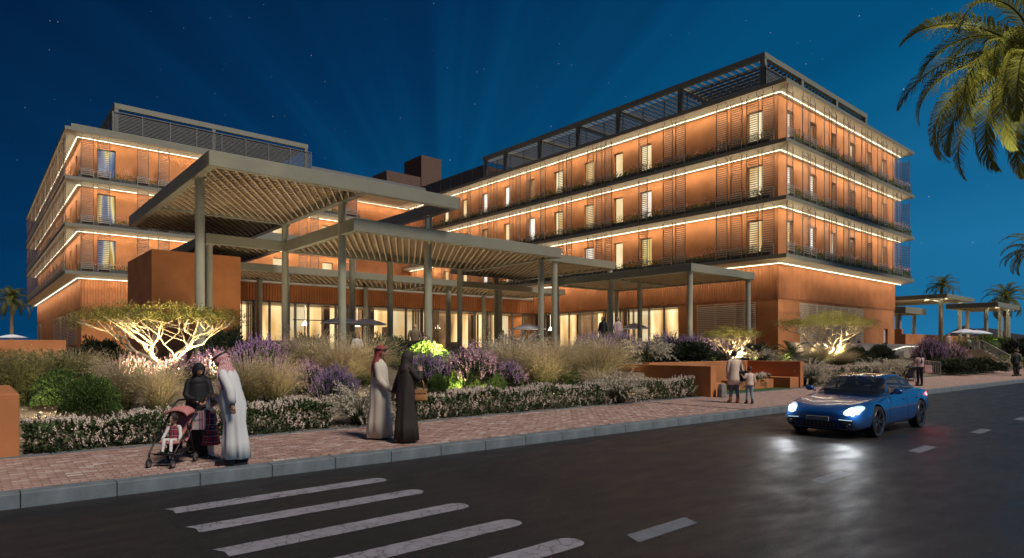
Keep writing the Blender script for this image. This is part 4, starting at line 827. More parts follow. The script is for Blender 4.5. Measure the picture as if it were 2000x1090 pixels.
# --- the front row: white-flowered hedges
def hedge(label, x0, x1, y0, y1, h, seed, dens=1500):
    g = np.random.default_rng(seed); P = empty('flowering_hedge', ((x0 + x1) / 2, y0, .2), label=label, cat='hedge', group='white-flowered hedges along the pavement'); n = int((x1 - x0) * dens)
    X = g.uniform(x0, x1, n); u = g.random(n); side = g.random(n) < .5; top = h * (1 + .10 * np.sin(X * 2.3 + seed) + .06 * np.sin(X * 6.1)); Y = np.where(side, y0 + .22 * g.random(n) ** 2, g.uniform(y0, y1, n)); Z = np.where(side, top * u, top * (1 - .3 * g.random(n) ** 2)); Y += .07 * np.sin(X * 3.7 + Z * 5)
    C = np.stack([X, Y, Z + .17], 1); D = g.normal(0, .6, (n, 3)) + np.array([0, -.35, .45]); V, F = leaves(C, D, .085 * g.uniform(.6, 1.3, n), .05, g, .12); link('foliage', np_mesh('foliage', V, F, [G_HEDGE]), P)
    k = int((x1 - x0) * 120); X = g.uniform(x0, x1, k); f = g.random(k) < .24; tp = h * (1 + .10 * np.sin(X * 2.3 + seed) + .06 * np.sin(X * 6.1)); Y = np.where(f, y0 - .02, g.uniform(y0, y1 - .1, k)); Z = np.where(f, tp * g.uniform(.15, .95, k), tp * g.uniform(.94, 1.06, k)) + .15; q = []
    U = unit(np.stack([g.normal(0, .25, k), np.where(f, -.3, 0) + g.normal(0, .2, k), np.ones(k)], 1)); B = np.stack([X, Y, Z], 1); ls = g.uniform(.07, .14, k)[:, None]
    for j in range(16): q.append(leaves(B + U * ls * (j / 16) + g.normal(0, .008, U.shape), U * .9 + g.normal(0, .5, U.shape), .034, .019, g))
    V, F, mi = cat(*q); link('flowers', np_mesh('flowers', V, F, [F_WHITE]), P); return P
hedge('white-flowered hedge left of the family, ending at the wall block', .66, 3.5, 13.0, 13.85, .50, 1)
hedge('white-flowered hedge between the tall man and the couple', 3.5, 5.95, 13.0, 13.85, .54, 2)
hedge('white-flowered hedge just right of the couple', 7.6, 10.9, 13.0, 13.85, .58, 3, 1300)
hedge('white-flowered hedge in the middle below the tan grasses', 10.9, 14.9, 13.0, 13.9, .58, 4, 1000)
hedge('short white-flowered hedge against the terracotta wall and bench', 16.3, 19.9, 13.0, 13.9, .60, 6, 900)
hedge('white-flowered hedge seen over the roof of the blue car', 29.8, 37.0, 13.2, 14.2, .72, 7, 700)
hedge('pink-flowered planting in the trough on the turf court', 24.3, 27.3, 13.95, 14.5, .52, 9, 500)
def edge_hedge():
    g = np.random.default_rng(77); n = 9000; X = g.uniform(9.5, 30, n); Y = g.uniform(25.2, 26.0, n); Z = 1.25 + .62 * g.random(n) ** .6 + .05 * np.sin(X * 2); V, F = leaves(np.stack([X, Y, Z], 1), g.normal(0, .6, (n, 3)) + np.array([0, -.2, .6]), .15, .06, g)
    link('clipped_hedge', np_mesh('clipped_hedge', V, F, [G_DARK]), label='long dark hedge along the edge of the lobby terrace', category_=0) if 0 else link('clipped_hedge', np_mesh('clipped_hedge', V, F, [G_DARK]), label='long dark hedge along the edge of the lobby terrace', cat='hedge')
edge_hedge()
PL = [
 ('reed', 'leafy_shrub', 'tall fine-leaved olive shrub right above the wall block at left', 1.07, 18.5, 1.2, 1.4, 0), ('reed', 'leafy_shrub', 'tall fine-leaved olive shrub cut by the left edge of the photo', .35, 19.6, 1.1, 1.4, 0),
 ('reed', 'leafy_shrub', 'fine-leaved olive shrub behind the two round green shrubs', 1.75, 20.0, .95, 1.4, 0),
 ('shrub', 'round_shrub', 'round green shrub nearer the wall block at left', 1.56, 17.8, .88, 1.02, 0), ('shrub', 'round_shrub', 'round green shrub just left of the pushchair family, front one of two', 2.04, 16.7, .88, 1.12, 1),
 ('grass', 'ornamental_grass', 'tan grass clump right of the two round green shrubs', 2.75, 17.4, 1.2, 1.5, 0), ('grass', 'ornamental_grass', 'tan grass clump directly behind the woman in black with the pushchair', 3.35, 16.6, 1.1, 1.3, 1),
 ('grass', 'ornamental_grass', 'dim grass clump below the far left boundary wall', 2.23, 21.3, .85, 1.7, 2), ('grass', 'ornamental_grass', 'dim grass clump between olive shrubs at far left', 1.5, 21.7, .8, 1.6, 3),
 ('lav', 'flowering_sage', 'lilac flowers left of the glowing tree base', 3.55, 21.6, .75, 1.4, 2), ('lav', 'flowering_sage', 'pink-lilac flowers under the stems of the glowing tree', 4.9, 21.0, .8, 1.8, 2), ('lav', 'flowering_sage', 'lilac flowers right of the glowing tree base, behind the tall man', 5.9, 21.4, .95, 1.5, 0),
 ('lav', 'flowering_sage', 'large lilac flower bush behind the tall man in white', 7.0, 20.6, 1.45, 1.9, 0), ('lav', 'flowering_sage', 'lilac flower bush with olive leaves left of the middle grasses', 8.1, 21.1, 1.3, 1.6, 0),
 ('grass', 'ornamental_grass', 'tan grass clump right beside the tall man in white', 5.5, 17.1, 1.25, 1.7, 2), ('grass', 'ornamental_grass', 'tan grass clump above the gravel patch, left of the lilac bushes', 6.15, 16.9, 1.15, 1.6, 3),
 ('grass', 'ornamental_grass', 'wide tan grass clump below the parasols', 8.6, 20.3, 1.55, 2.4, 0), ('grass', 'ornamental_grass', 'wide tan grass clump left of the man with the red headscarf', 8.9, 18.8, 1.45, 2.4, 1), ('grass', 'ornamental_grass', 'tan grass clump directly behind the man with the red headscarf', 10.2, 19.4, 1.5, 2.3, 2),
 ('lav', 'flowering_sage', 'pink-lilac bush above the gravel, left one of two near the couple', 7.6, 18.3, 1.0, 1.3, 2), ('lav', 'flowering_sage', 'violet bush above the gravel, nearest to the couple on their left', 7.75, 16.7, 1.05, 1.35, 1),
 ('plume', 'plume_grass', 'white-plumed grass filling the hedge gap behind the couple', 6.75, 13.2, .9, 1.35, 0),
 ('lit', 'leafy_shrub', 'bright lime shrub lit from below, right of the couple', 14.0, 21.6, 1.1, 2.0, 0), ('lav', 'flowering_sage', 'violet bush directly below the bright lime shrub', 12.05, 18.5, 1.2, 1.6, 1), ('lav', 'flowering_sage', 'wide pink and violet bush right of the bright lime shrub', 13.5, 17.9, 1.5, 2.4, 2), ('lav', 'flowering_sage', 'small violet bush at the right end of the wide pink bush', 14.9, 17.6, 1.0, 1.4, 1),
 ('shrub', 'round_shrub', 'small dark round shrub right of the woman in black with the handbag', 11.4, 17.0, .65, .62, 0), ('lit', 'round_shrub', 'small round shrub lit lime green between two dark ones', 12.5, 17.6, .62, .62, 1), ('lit', 'round_shrub', 'smallest round shrub, partly lit, behind the hedge', 12.7, 16.6, .45, .58, 0), ('shrub', 'round_shrub', 'small dark round shrub left of the large tan grasses', 13.65, 16.7, .65, .6, 1), ('shrub', 'round_shrub', 'small dark round shrub among the tan grasses in the middle', 17.4, 16.8, .68, .62, 0),
 ('plume', 'plume_grass', 'white-plumed grass at the back, left of the large tan grasses', 17.0, 20.3, 1.6, 2.2, 1), ('plume', 'plume_grass', 'white-plumed grass in front of the blue half hidden parasol', 18.7, 21.3, 1.6, 2.2, 0),
 ('grass', 'ornamental_grass', 'large tan grass clump right of the wide pink bush', 16.2, 18.7, 1.5, 2.6, 3), ('grass', 'ornamental_grass', 'large tan grass clump with a dark green base in the middle', 16.3, 17.2, 1.45, 2.5, 0), ('grass', 'ornamental_grass', 'large tan grass clump behind the small dark round shrub in the middle', 18.4, 18.2, 1.6, 2.6, 1), ('grass', 'ornamental_grass', 'largest tan grass clump left of the terracotta wall', 18.5, 16.5, 1.55, 2.7, 2), ('grass', 'ornamental_grass', 'tan grass clump spilling over the end of the terracotta wall', 19.4, 16.9, 1.5, 2.1, 3), ('grass', 'ornamental_grass', 'low tan grass clump just behind the middle hedge', 17.0, 15.0, .9, 1.6, 1),
 ('plume', 'plume_grass', 'white-plumed grass standing in front of the hedge, middle of the photo', 15.7, 13.1, .95, 1.5, 1), ('plume', 'plume_grass', 'grey-plumed grass behind the terracotta wall, left of the violet row', 24.6, 18.8, 1.3, 2.0, 0),
 ('lav', 'flowering_sage', 'violet bush at the terrace edge below the two standing women', 23.2, 20.9, 1.5, 2.6, 1), ('lav', 'flowering_sage', 'violet bush right under the grey parasol', 25.8, 21.3, 1.6, 2.5, 1), ('lav', 'flowering_sage', 'violet bush in front of the right end of the lit glass', 27.6, 19.8, 1.6, 2.5, 1), ('lav', 'flowering_sage', 'violet bush at the foot of the low right canopy columns', 29.5, 19.4, 1.5, 2.1, 1), ('lav', 'flowering_sage', 'violet bush left of the louvred wall, behind the small tree', 31.4, 19.2, 1.4, 1.7, 1),
 ('dark', 'leafy_shrub', 'wide dark shrub below the violet row, behind the turf court wall', 27.4, 18.4, 1.0, 2.8, 0), ('dark', 'leafy_shrub', 'dark shrub right of the small lit tree', 31.6, 17.3, .9, 1.9, 0), ('plume', 'plume_grass', 'pale grass under the small lit tree', 31.0, 16.7, .8, 1.7, 1),
 ('plume', 'plume_grass', 'white-plumed grass beside the end of the wall, left of the car roof', 29.25, 13.2, 1.2, 1.6, 0), ('grass', 'ornamental_grass', 'grass clump left of the lit stems of the right tree', 36.7, 15.95, .95, 2.0, 0), ('grass', 'ornamental_grass', 'glowing grass clump right of the lit stems of the right tree', 41.3, 16.6, 1.1, 1.8, 2), ('grass', 'ornamental_grass', 'grass clump in front of the lit stems of the right tree', 38.8, 15.6, .8, 2.0, 1),
 ('dark', 'leafy_shrub', 'dark rounded shrub in front of the ramp panels, left one', 41.2, 15.6, 1.0, 1.5, 0), ('dark', 'leafy_shrub', 'dark rounded shrub in front of the ramp panels, right one', 46.4, 16.1, 1.0, 1.6, 0),
 ('plume', 'plume_grass', 'grey-plumed grass right above the car roof', 37.9, 13.7, .95, 1.9, 1), ('plume', 'plume_grass', 'grey-plumed grass left of the woman with the pushchair', 40.8, 13.8, 1.0, 2.2, 0), ('plume', 'plume_grass', 'low grey grass hidden behind the woman with the pushchair', 43.2, 13.5, .85, 1.6, 1),
 ('lav', 'flowering_sage', 'tall lilac shrub right of the lit ramp handrail', 53.0, 15.2, 2.0, 2.4, 0), ('lav', 'flowering_sage', 'tall pale lilac shrub lit from below beside the stair railing', 56.4, 14.7, 1.75, 2.6, 2),
 ('dark', 'leafy_shrub', 'low dark shrub right of the ramp foot railing', 49.2, 12.9, .95, 2.4, 0), ('dark', 'leafy_shrub', 'low dark shrub in the middle, below the pale lilac shrub', 52.0, 12.8, .95, 2.6, 0), ('dark', 'leafy_shrub', 'low dark shrub at the foot of the stair railing', 55.4, 12.7, .95, 2.8, 0),
 ('lit', 'leafy_shrub', 'lit green shrub right of the stair railing', 68.6, 13.5, 1.1, 2.4, 0), ('reed', 'leafy_shrub', 'lit reed-like shrub behind the stair railing', 71.2, 18.4, 1.7, 2.4, 0), ('plume', 'plume_grass', 'pale grass left of the two men at the right edge', 62.2, 12.7, .8, 1.8, 0), ('lit', 'leafy_shrub', 'lime lit shrub below the far pavilion roof', 85.0, 18.8, 2.2, 3.6, 1), ('dark', 'leafy_shrub', 'dark shrub behind the two men at the right edge', 73.1, 13.8, 2.4, 2.8, 0),
 ('dark', 'leafy_shrub', 'dark feathery bush below the seated pair on the terrace', 13.3, 23.5, 1.15, 2.0, 0), ('dark', 'leafy_shrub', 'dark feathery bush at the foot of the middle columns', 10.1, 24.2, 1.1, 1.7, 0), ('dark', 'leafy_shrub', 'dark bush right of the glowing tree, against the block', 7.2, 24.6, 1.25, 1.7, 0), ('dark', 'leafy_shrub', 'dark feathery bush left of the standing bald man', 15.0, 24.0, 1.0, 1.9, 0), ('dark', 'leafy_shrub', 'dark bush in the shade below the left wing corner', 3.2, 24.6, .9, 1.6, 0),
]
GRP = {'ornamental_grass': 'tan grass clumps in the garden', 'flowering_sage': 'lilac and violet flower bushes', 'round_shrub': 'clipped round shrubs', 'plume_grass': 'white-plumed grasses', 'leafy_shrub': 'leafy shrubs in the garden'}
CATS = {'ornamental_grass': 'grass', 'flowering_sage': 'flower bush', 'round_shrub': 'shrub', 'plume_grass': 'grass', 'leafy_shrub': 'shrub'}
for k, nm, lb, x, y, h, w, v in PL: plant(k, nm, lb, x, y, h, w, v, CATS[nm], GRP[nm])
CF = [frond_mesh(50 + i, 1.25, 26, .30, G_CYC, 1.5, .25, .022) for i in range(2)]
for lb, x, y, s in (('dark cycad between the small lit tree and the louvres', 34.98, 18.1, 1.25), ('dark cycad right of the lit fern, under the louvred corner', 37.4, 17.9, 1.25), ('lit golden cycad behind the turf court wall', 34.2, 16.7, .8), ('large dark cycad by the far terrace steps', 76.9, 15.7, 2.2), ('large dark cycad at the right edge of the far terrace', 81, 15.6, 2.2)):
    rosette(lb, (x, y, gz(x, y) + .05), CF, 18, -.5, .75, s, 'cycad', 'cycads in the garden', name='cycad', seed=int(x))
PF = [frond_mesh(60 + i, 6.2, 88, 1.35, G_PALM, 1.8 + .4 * i, 1.2, .05) for i in range(3)]
rosette('tall date palm whose fronds hang into the top right corner', (53.6, 9.0, .15), PF, 40, -.95, .7, 1.5, 'palm tree', 'palm trees', (20.6, .32), 3, rz=.4)
PF2 = [frond_mesh(70 + i, 2.9, 34, .62, G_PALM, 1.9 + .4 * i, .6, .05) for i in range(2)]
rosette('palm at the right edge below the tall palm', (63.5, 10.9, .15), PF2, 30, -.7, .8, 1.05, 'palm tree', 'palm trees', (9.3, .2), 4)
rosette('palm rising behind the highest far pavilion roof', (128.4, 34.8, 1.3), PF2, 30, -.6, .9, 1.15, 'palm tree', 'palm trees', (11.2, .25), 5)
rosette('palm with a pale lit trunk behind the right end of the far pavilion', (112.0, 22.5, 1.3), PF2, 34, -1.1, .9, 1.25, 'palm tree', 'palm trees', (7.6, .3), 6)
rosette('palm beyond the boundary wall at far left', (4.2, 108.4, 1.3), PF2, 30, -.9, .9, 1.15, 'palm tree', 'palm trees', (6.9, .22), 7)
# --- garden and column uplights (the photograph shows their glow)
for n, l, t, e, a, c in (('shrub_uplight', (13.75, 20.55, 2.15), (14.05, 21.8, 1.75), 620, 120, (1, .95, .5)), ('shrub_uplight', (12.3, 17.0, .55), (12.6, 17.7, .9), 90, 110, (1, .95, .4)), ('shrub_uplight', (12.55, 16.2, .5), (12.7, 16.7, .7), 32, 110, (1, .95, .4)),
    ('fern_uplight', (33.8, 16.2, 1.3), (34.3, 16.8, 1.8), 160, 120, (1, .78, .35)), ('shrub_uplight', (56.0, 13.6, .5), (56.6, 14.7, 2), 420, 110, (1, .9, .7)), ('shrub_uplight', (67.9, 12.9, .5), (68.5, 13.6, 1.4), 300, 120, (1, .9, .5)), ('shrub_uplight', (84, 17.6, 2.0), (85, 19, 3), 400, 120, (.9, 1, .4)),
    ('palm_uplight', (110.5, 21, 1.5), (112, 22.5, 9), 700, 60, (1, .8, .45)), ('palm_uplight', (47.6, 9.4, .4), (52.6, 9.0, 20.5), 52000, 38, (1, .84, .42)), ('palm_uplight', (61.6, 10.6, .3), (63.5, 10.9, 9), 260, 50, (1, .8, .5)), ('palm_uplight', (4, 106, 1.5), (4.2, 108.4, 8), 300, 60, (1, .85, .5))):
    pspot(n, l, t, e, a, c)
SPOTAT = ['left of the wide tan grasses below the parasols', 'near the hedge gap, left of the couple', 'behind the hedge near the woman in black', 'before the large tan grasses in the middle', 'under the largest tan grass by the terracotta wall', 'below the wide pink and violet bush', 'below the large lilac bush behind the tall man', 'behind the terracotta wall, below the violet row', 'behind the turf court wall, below the small tree', 'beside the wall block at far left', 'left of the lit stems of the right tree']
for q, (x, y, tx, ty, e) in enumerate(((9.4, 17.0, 9.2, 19.6, 150), (6.6, 15.6, 6.0, 17.2, 70), (3.7, 15.4, 3.2, 16.8, 70), (15.6, 15.6, 16.2, 18, 150), (18.6, 14.7, 18.6, 17, 130), (12.9, 15.8, 13.4, 17.8, 80), (7.4, 18.6, 7.2, 20.6, 110), (21.9, 18.6, 24.6, 20.6, 160), (28, 17.2, 28.6, 19.6, 120), (1.1, 16.7, 1.3, 19, 80), (36.8, 14.8, 37, 16.5, 90))):
    z = gz(x, y); pspot('garden_uplight', (x, y, z + .16), (tx, ty, z + .9), e, 130, (1, .80, .48), 1, .12)
    b = MB(); b.tube([(x, y - .05, z + .05), (x, y, z + .13)], .035, 8); b.cyl(x, y - .03, z - .05, z + .06, .012, 6); b.build('garden_spotlight', DARKP, label='small garden spotlight ' + SPOTAT[q], cat='spotlight', group='garden spotlights among the plants')
for x, y, e in ((9.5, 30, 420), (12, 35, 1100), (17.2, 31, 420), (22, 31.5, 380), (26.5, 32.5, 380), (12.2, 41, 260), (33, 34, 240), (17.5, 43, 330), (23, 43, 330), (29, 43, 330), (34, 43, 300), (38.5, 42.5, 260), (34.6, 24, 110), (34.6, 29.5, 110), (98, 22, 500), (100, 30, 700), (91, 31, 400)):
    pspot('canopy_uplight', (x, y, TER + .15), (x, y + .6, 9), e * 1.35, 150, (1, .80, .54), 1, .5)

# ------------------------------------------------------------------ people
SKIN = M('skin', (.46, .27, .18), .55, sub=.08); SKIND = M('skin_tan', (.36, .19, .11), .55, sub=.06); EYE = M('eye_dark', (.03, .02, .018), .3); LIP = M('lips', (.34, .13, .10), .5); HAIR = M('dark_hair', (.018, .012, .010), .55, bump=.4, bscale=90, stretch=(1, 1, .15)); HAIRR = M('auburn_hair', (.07, .022, .012), .5, bump=.4, bscale=90)
def cloth(n, c, r=.85, **k): return M(n, c, r, bump=.55, bscale=3.2, stretch=(2.4, 2.4, .55), **k)
WHITEC = cloth('white_cotton', (.66, .66, .66)); BEIGEC = cloth('ivory_cotton', (.60, .53, .44)); BLACKC = cloth('black_crepe', (.010, .010, .012), .7); BROWNC = cloth('dark_brown_crepe', (.032, .022, .018), .75); CREAM = cloth('cream_knit', (.72, .56, .44)); JEANS = cloth('blue_denim', (.10, .15, .20)); JEANL = cloth('washed_denim', (.20, .27, .31)); PINKT = cloth('pale_pink_blouse', (.52, .36, .36)); TAUPE = cloth('taupe_jacket', (.17, .12, .085)); REDC = cloth('red_scarf', (.30, .065, .06)); TIGHTS = cloth('white_tights', (.66, .62, .62)); TANL = M('tan_leather', (.42, .19, .07), .45, bump=.1); BLKL = M('black_leather', (.012, .012, .014), .35); BOOT = M('tan_suede', (.40, .16, .06), .8); PINKB = M('pink_bag_leather', (.55, .28, .25), .5)
def checked(name, a, c, sc):
    m = M(name, a, .85); nt = m.node_tree; N = nt.nodes; L = nt.links; b = N['Principled BSDF']; tc = N.new('ShaderNodeTexCoord'); mp = N.new('ShaderNodeMapping'); mp.inputs['Rotation'].default_value = (.5, .6, .78); L.new(tc.outputs['Object'], mp.inputs[0]); ck = N.new('ShaderNodeTexChecker'); ck.inputs['Scale'].default_value = sc; ck.inputs['Color1'].default_value = (*a, 1); ck.inputs['Color2'].default_value = (*c, 1); L.new(mp.outputs[0], ck.inputs[0]); L.new(ck.outputs[0], b.inputs['Base Color']); return m
GHUTRA = checked('red_white_headcloth', (.62, .50, .50), (.46, .07, .08), 62)
def plaid():
    m = M('red_plaid', (.30, .02, .04), .85); nt = m.node_tree; N = nt.nodes; L = nt.links; b = N['Principled BSDF']; tc = N.new('ShaderNodeTexCoord'); last = None; col = (.30, .02, .045, 1)
    for ax, sc, c, wd in (('X', 13, (.02, .02, .04, 1), .32), ('Y', 13, (.02, .02, .04, 1), .32), ('Z', 11, (.02, .02, .04, 1), .32), ('Z', 11, (.55, .45, .42, 1), .06), ('Y', 13, (.55, .45, .42, 1), .05)):
        sp = N.new('ShaderNodeSeparateXYZ'); L.new(tc.outputs['Object'], sp.inputs[0]); q = N.new('ShaderNodeMath'); q.operation = 'MULTIPLY'; L.new(sp.outputs[ax], q.inputs[0]); q.inputs[1].default_value = sc; f = N.new('ShaderNodeMath'); f.operation = 'FRACT'; L.new(q.outputs[0], f.inputs[0]); l = N.new('ShaderNodeMath'); l.operation = 'LESS_THAN'; L.new(f.outputs[0], l.inputs[0]); l.inputs[1].default_value = wd
        k = N.new('ShaderNodeMath'); k.operation = 'MULTIPLY'; L.new(l.outputs[0], k.inputs[0]); k.inputs[1].default_value = .75; mx = N.new('ShaderNodeMix'); mx.data_type = 'RGBA'; L.new(k.outputs[0], mx.inputs[0]); mx.inputs[6].default_value = col; mx.inputs[7].default_value = c
        if last: L.new(last, mx.inputs[6])
        last = mx.outputs[2]
    L.new(last, b.inputs['Base Color']); return m
PLAID = plaid()
PEND = []
def rot(v, ax, a): return Matrix.Rotation(a, 3, ax) @ Vector(v)
def head_geo(c, yaw, pitch, s):
    """head with brow, nose, lips, chin and ears: verts, faces, material index (0 skin 1 eye 2 lip)"""
    n, k = 30, 46; V = []; Fc = []; mi = []; m = Matrix.Rotation(yaw, 3, 'Z') @ Matrix.Rotation(pitch, 3, 'Y'); ga = lambda x, w: math.exp(-(x / w) ** 2)
    for i in range(n + 1):
        el = -math.pi / 2 + math.pi * i / n
        for j in range(k):
            az = 2 * math.pi * j / k; a = (az + math.pi) % (2 * math.pi) - math.pi; ce, se = math.cos(el), math.sin(el); jaw = 1 - .30 * max(0, -se) ** 1.3; r = 1
            d = .028 * ga(a, .2) * ga(el + .12, .20) + .007 * ga(a, .8) * ga(el - .28, .12) - .011 * (ga(a - .42, .2) + ga(a + .42, .2)) * ga(el - .10, .14) + .006 * ga(a, .3) * ga(el + .46, .08) + .014 * ga(a, .5) * ga(el + .85, .22) + .006 * (ga(a - .7, .3) + ga(a + .7, .3)) * ga(el + .1, .25)
            x = .100 * ce * math.cos(az) * (.94 if math.cos(az) > 0 else 1.06) * (1 - .12 * max(0, -se) if math.cos(az) < 0 else 1); y = .077 * jaw * ce * math.sin(az); z = .120 * se; q = Vector((x + d * math.cos(a) * ce ** .5 if ce > .05 else x, y + d * .25 * math.sin(a), z)) * s; V.append(m @ q + Vector(c))
    for i in range(n):
        el = -math.pi / 2 + math.pi * (i + .5) / n
        for j in range(k):
            a = 2 * math.pi * (j + .5) / k; a = (a + math.pi) % (2 * math.pi) - math.pi; p = i * k + j; q = i * k + (j + 1) % k; Fc.append((p, q, q + k, p + k)); mi.append(1 if abs(abs(a) - .38) < .085 and abs(el - .06) < .06 else 2 if abs(a) < .27 and abs(el + .47) < .075 else 0)
    for sd in (-1, 1):
        n0 = len(V)
        for (x, y, z) in ((.0, .072, -.03), (.02, .078, .0), (.015, .08, .035), (-.015, .092, .04), (-.025, .094, .01), (-.01, .086, -.03), (-.005, .074, .005)): V.append(m @ (Vector((x, y * sd, z)) * s) + Vector(c))
        for q in ((0, 1, 6), (1, 2, 6), (2, 3, 6), (3, 4, 6), (4, 5, 6), (5, 0, 6), (0, 1, 2, 3), (0, 3, 4, 5)): Fc.append(tuple(n0 + t for t in q)); mi.append(0)
    return V, Fc, mi
def scalp(c, yaw, pitch, s, grow, front, low, tail=0, face_open=.8, k=26, n=16):
    """shell over the skull: open in front below the hairline"""
    m = Matrix.Rotation(yaw, 3, 'Z') @ Matrix.Rotation(pitch, 3, 'Y'); b = MB(); rr = []
    for i in range(n + 1):
        row = []
        for j in range(k):
            az = 2 * math.pi * j / k; a = (az + math.pi) % (2 * math.pi) - math.pi; lo = low if abs(a) > face_open else front - (front - low) * max(0, (abs(a) - face_open * .75) / (face_open * .25)); el = math.pi / 2 - (math.pi / 2 - lo) * i / n; ce = math.cos(el)
            x = (.103 + grow) * ce * math.cos(az) * (1.06 if math.cos(az) < 0 else .96); y = (.08 + grow) * ce * math.sin(az); z = (.122 + grow) * math.sin(el) - (tail * (i / n) ** 2 if math.cos(az) < .2 else 0); row.append(tuple(m @ (Vector((x, y, z)) * s) + Vector(c)))
        rr.append(row)
    b.rings(rr, cap=False); return b
def person(label, loc, rz, H=1.75, lean=0, yaw=0, pitch=0, armL=None, armR=None, legL=None, legR=None, sit=0, wear='robe', mats=None, head='hair', skin=SKIN, fingers=False, width=1.0, group=None, hairm=HAIR, kid=1.0, build_parts=True):
    """local space: +x forward, +y to the person's left; joints given in metres for a 1.75 m figure"""
    s = H / 1.75; P = empty('person', (0, 0, 0), label=label, cat='person', group=group); mats = mats or {}; dz = -sit; L_ = lambda v: Vector(v)
    up = lambda v: Vector((0, 0, .95 + dz)) + rot(Vector(v) - Vector((0, 0, .95)), 'Y', lean)
    pel = L_((0, 0, .95 + dz)); wai = up((0, 0, 1.1)); che = up((0, 0, 1.30)); nek = up((-.01, 0, 1.475)); hs = kid; hc = nek + rot(rot((.028, 0, .155 * hs), 'Y', lean * .5 + pitch * .6), 'Z', 0)
    if kid > 1: hc = hc - Vector((0, 0, .01))
    shL, shR = up((0, .175 * width, 1.42)), up((0, -.175 * width, 1.42))
    dfl = [(0, .235 * width, 1.13), (.05, .235 * width, .90)]; armL = armL or dfl; armR = armR or [(a, -c, d) for a, c, d in dfl]
    aL = [shL] + [up(v) for v in armL]; aR = [shR] + [up(v) for v in armR]
    legL = legL or [(.015, .095, .50), (-.02, .10, .09), (.13, .115, .035)]; legR = legR or [(.015, -.095, .50), (-.02, -.10, .09), (.13, -.115, .035)]
    hpL, hpR = pel + Vector((0, .088, -.03)), pel + Vector((0, -.088, -.03)); lL = [hpL] + [L_(v) for v in legL]; lR = [hpR] + [L_(v) for v in legR]
    V = []; E_ = []; Rd = []
    def add(p, r, par=None): V.append(tuple(Vector(p) * s)); Rd.append(r * s); i = len(V) - 1; (E_.append((par, i)) if par is not None else None); return i
    r0 = add(pel, .12); w0 = add(wai, .105, r0); c0 = add(che, .115, w0); n0 = add(nek, .052, c0); add(hc - Vector((.01, 0, .03)), .055, n0)
    for arm, sg in ((aL, 1), (aR, -1)):
        a = add(arm[0], .055, c0); e = add(arm[1], .042, a); w = add(arm[2], .027, e); d = (arm[2] - arm[1]).normalized(); side = d.cross(Vector((0, 0, 1))); side = side.normalized() if side.length > .2 else Vector((1, 0, 0)); side = side if side.x > -.2 else -side; pm = add(arm[2] + d * .05, .026, w)
        nrm = d.cross(side).normalized() * sg
        if fingers:
            for q in range(4):
                f0 = arm[2] + d * .085 + side * (.030 - .020 * q); ln = (.062, .072, .066, .050)[q]; i0 = add(f0, .0105, pm); f1 = f0 + d * ln * .5; i1 = add(f1, .009, i0); add(f1 + d * ln * .4 + nrm * ln * .34, .0075, i1)
            t0 = arm[2] + d * .025 + side * .036; i0 = add(t0, .012, w); add(t0 + d * .045 + side * .015, .009, i0)
        else: i0 = add(arm[2] + d * .10 + side * .008, .022, pm); add(arm[2] + d * .15 + nrm * .02, .012, i0); add(arm[2] + d * .07 + side * .045, .010, w)
    for leg in (lL, lR):
        a = add(leg[0], .085, r0); e = add(leg[1], .056, a); w = add(leg[2], .038, e); add(leg[3], .032, w)
    me = bpy.data.meshes.new('body'); me.from_pydata(V, E_, []); o = link('body_draft', me); sk = o.modifiers.new('s', 'SKIN'); sk.use_smooth_shade = True
    for i, r in enumerate(Rd): me.skin_vertices[0].data[i].radius = (r, r)
    me.skin_vertices[0].data[0].use_root = True; o.modifiers.new('u', 'SUBSURF').levels = 1; o.modifiers['u'].render_levels = 1
    hv, hf, hm = head_geo(hc * s, yaw, pitch + lean * .4, s * hs); PEND.append((o, P, hv, hf, hm, skin))
    # clothes
    def sleeve(b, arm, r0, r1, r2, mi=0, wide=1.0):
        a, e, w = [p * s for p in arm]; sd = Vector((0, 1 if a.y > 0 else -1, 0)); dn = (e - a).normalized(); b.tube([a - sd * .085 * s + Vector((0, 0, .004 * s)), a - sd * .045 * s - Vector((0, 0, .004 * s)), a - sd * .012 * s + dn * .022 * s, a + dn * .065 * s, a.lerp(e, .5), e + (a - e) * .1, e + (w - e) * .12, e.lerp(w, .5), w.lerp(e, .06)], [r0 * s * .60, r0 * s * .80, r0 * s * .92, r0 * s, r0 * s * .95, r1 * s, r1 * s, (r1 + r2) / 2 * s, r2 * s], 14, mi)
    def torso(b, zs, mi=0, fold=0, k=40, seed=0, cx=None):
        rr = []
        for (z, rx, ry, ox, fo) in zs:
            c = up((ox, 0, z)) if z > .95 else Vector((ox, 0, z + (dz if z > .6 else dz * 0)))
            rr.append([tuple((c + (rot((rx * (1 + fo * math.sin(7 * t + seed) + fo * .5 * math.sin(13 * t + 1 + seed)) * math.cos(t), ry * (1 + fo * math.sin(7 * t + seed) + fo * .6 * math.sin(11 * t + 2)) * math.sin(t), 0), 'Y', lean if z > 1 else 0))) * s) for t in [2 * math.pi * j / k for j in range(k)]])
        b.rings(rr, mi)
    w_ = width
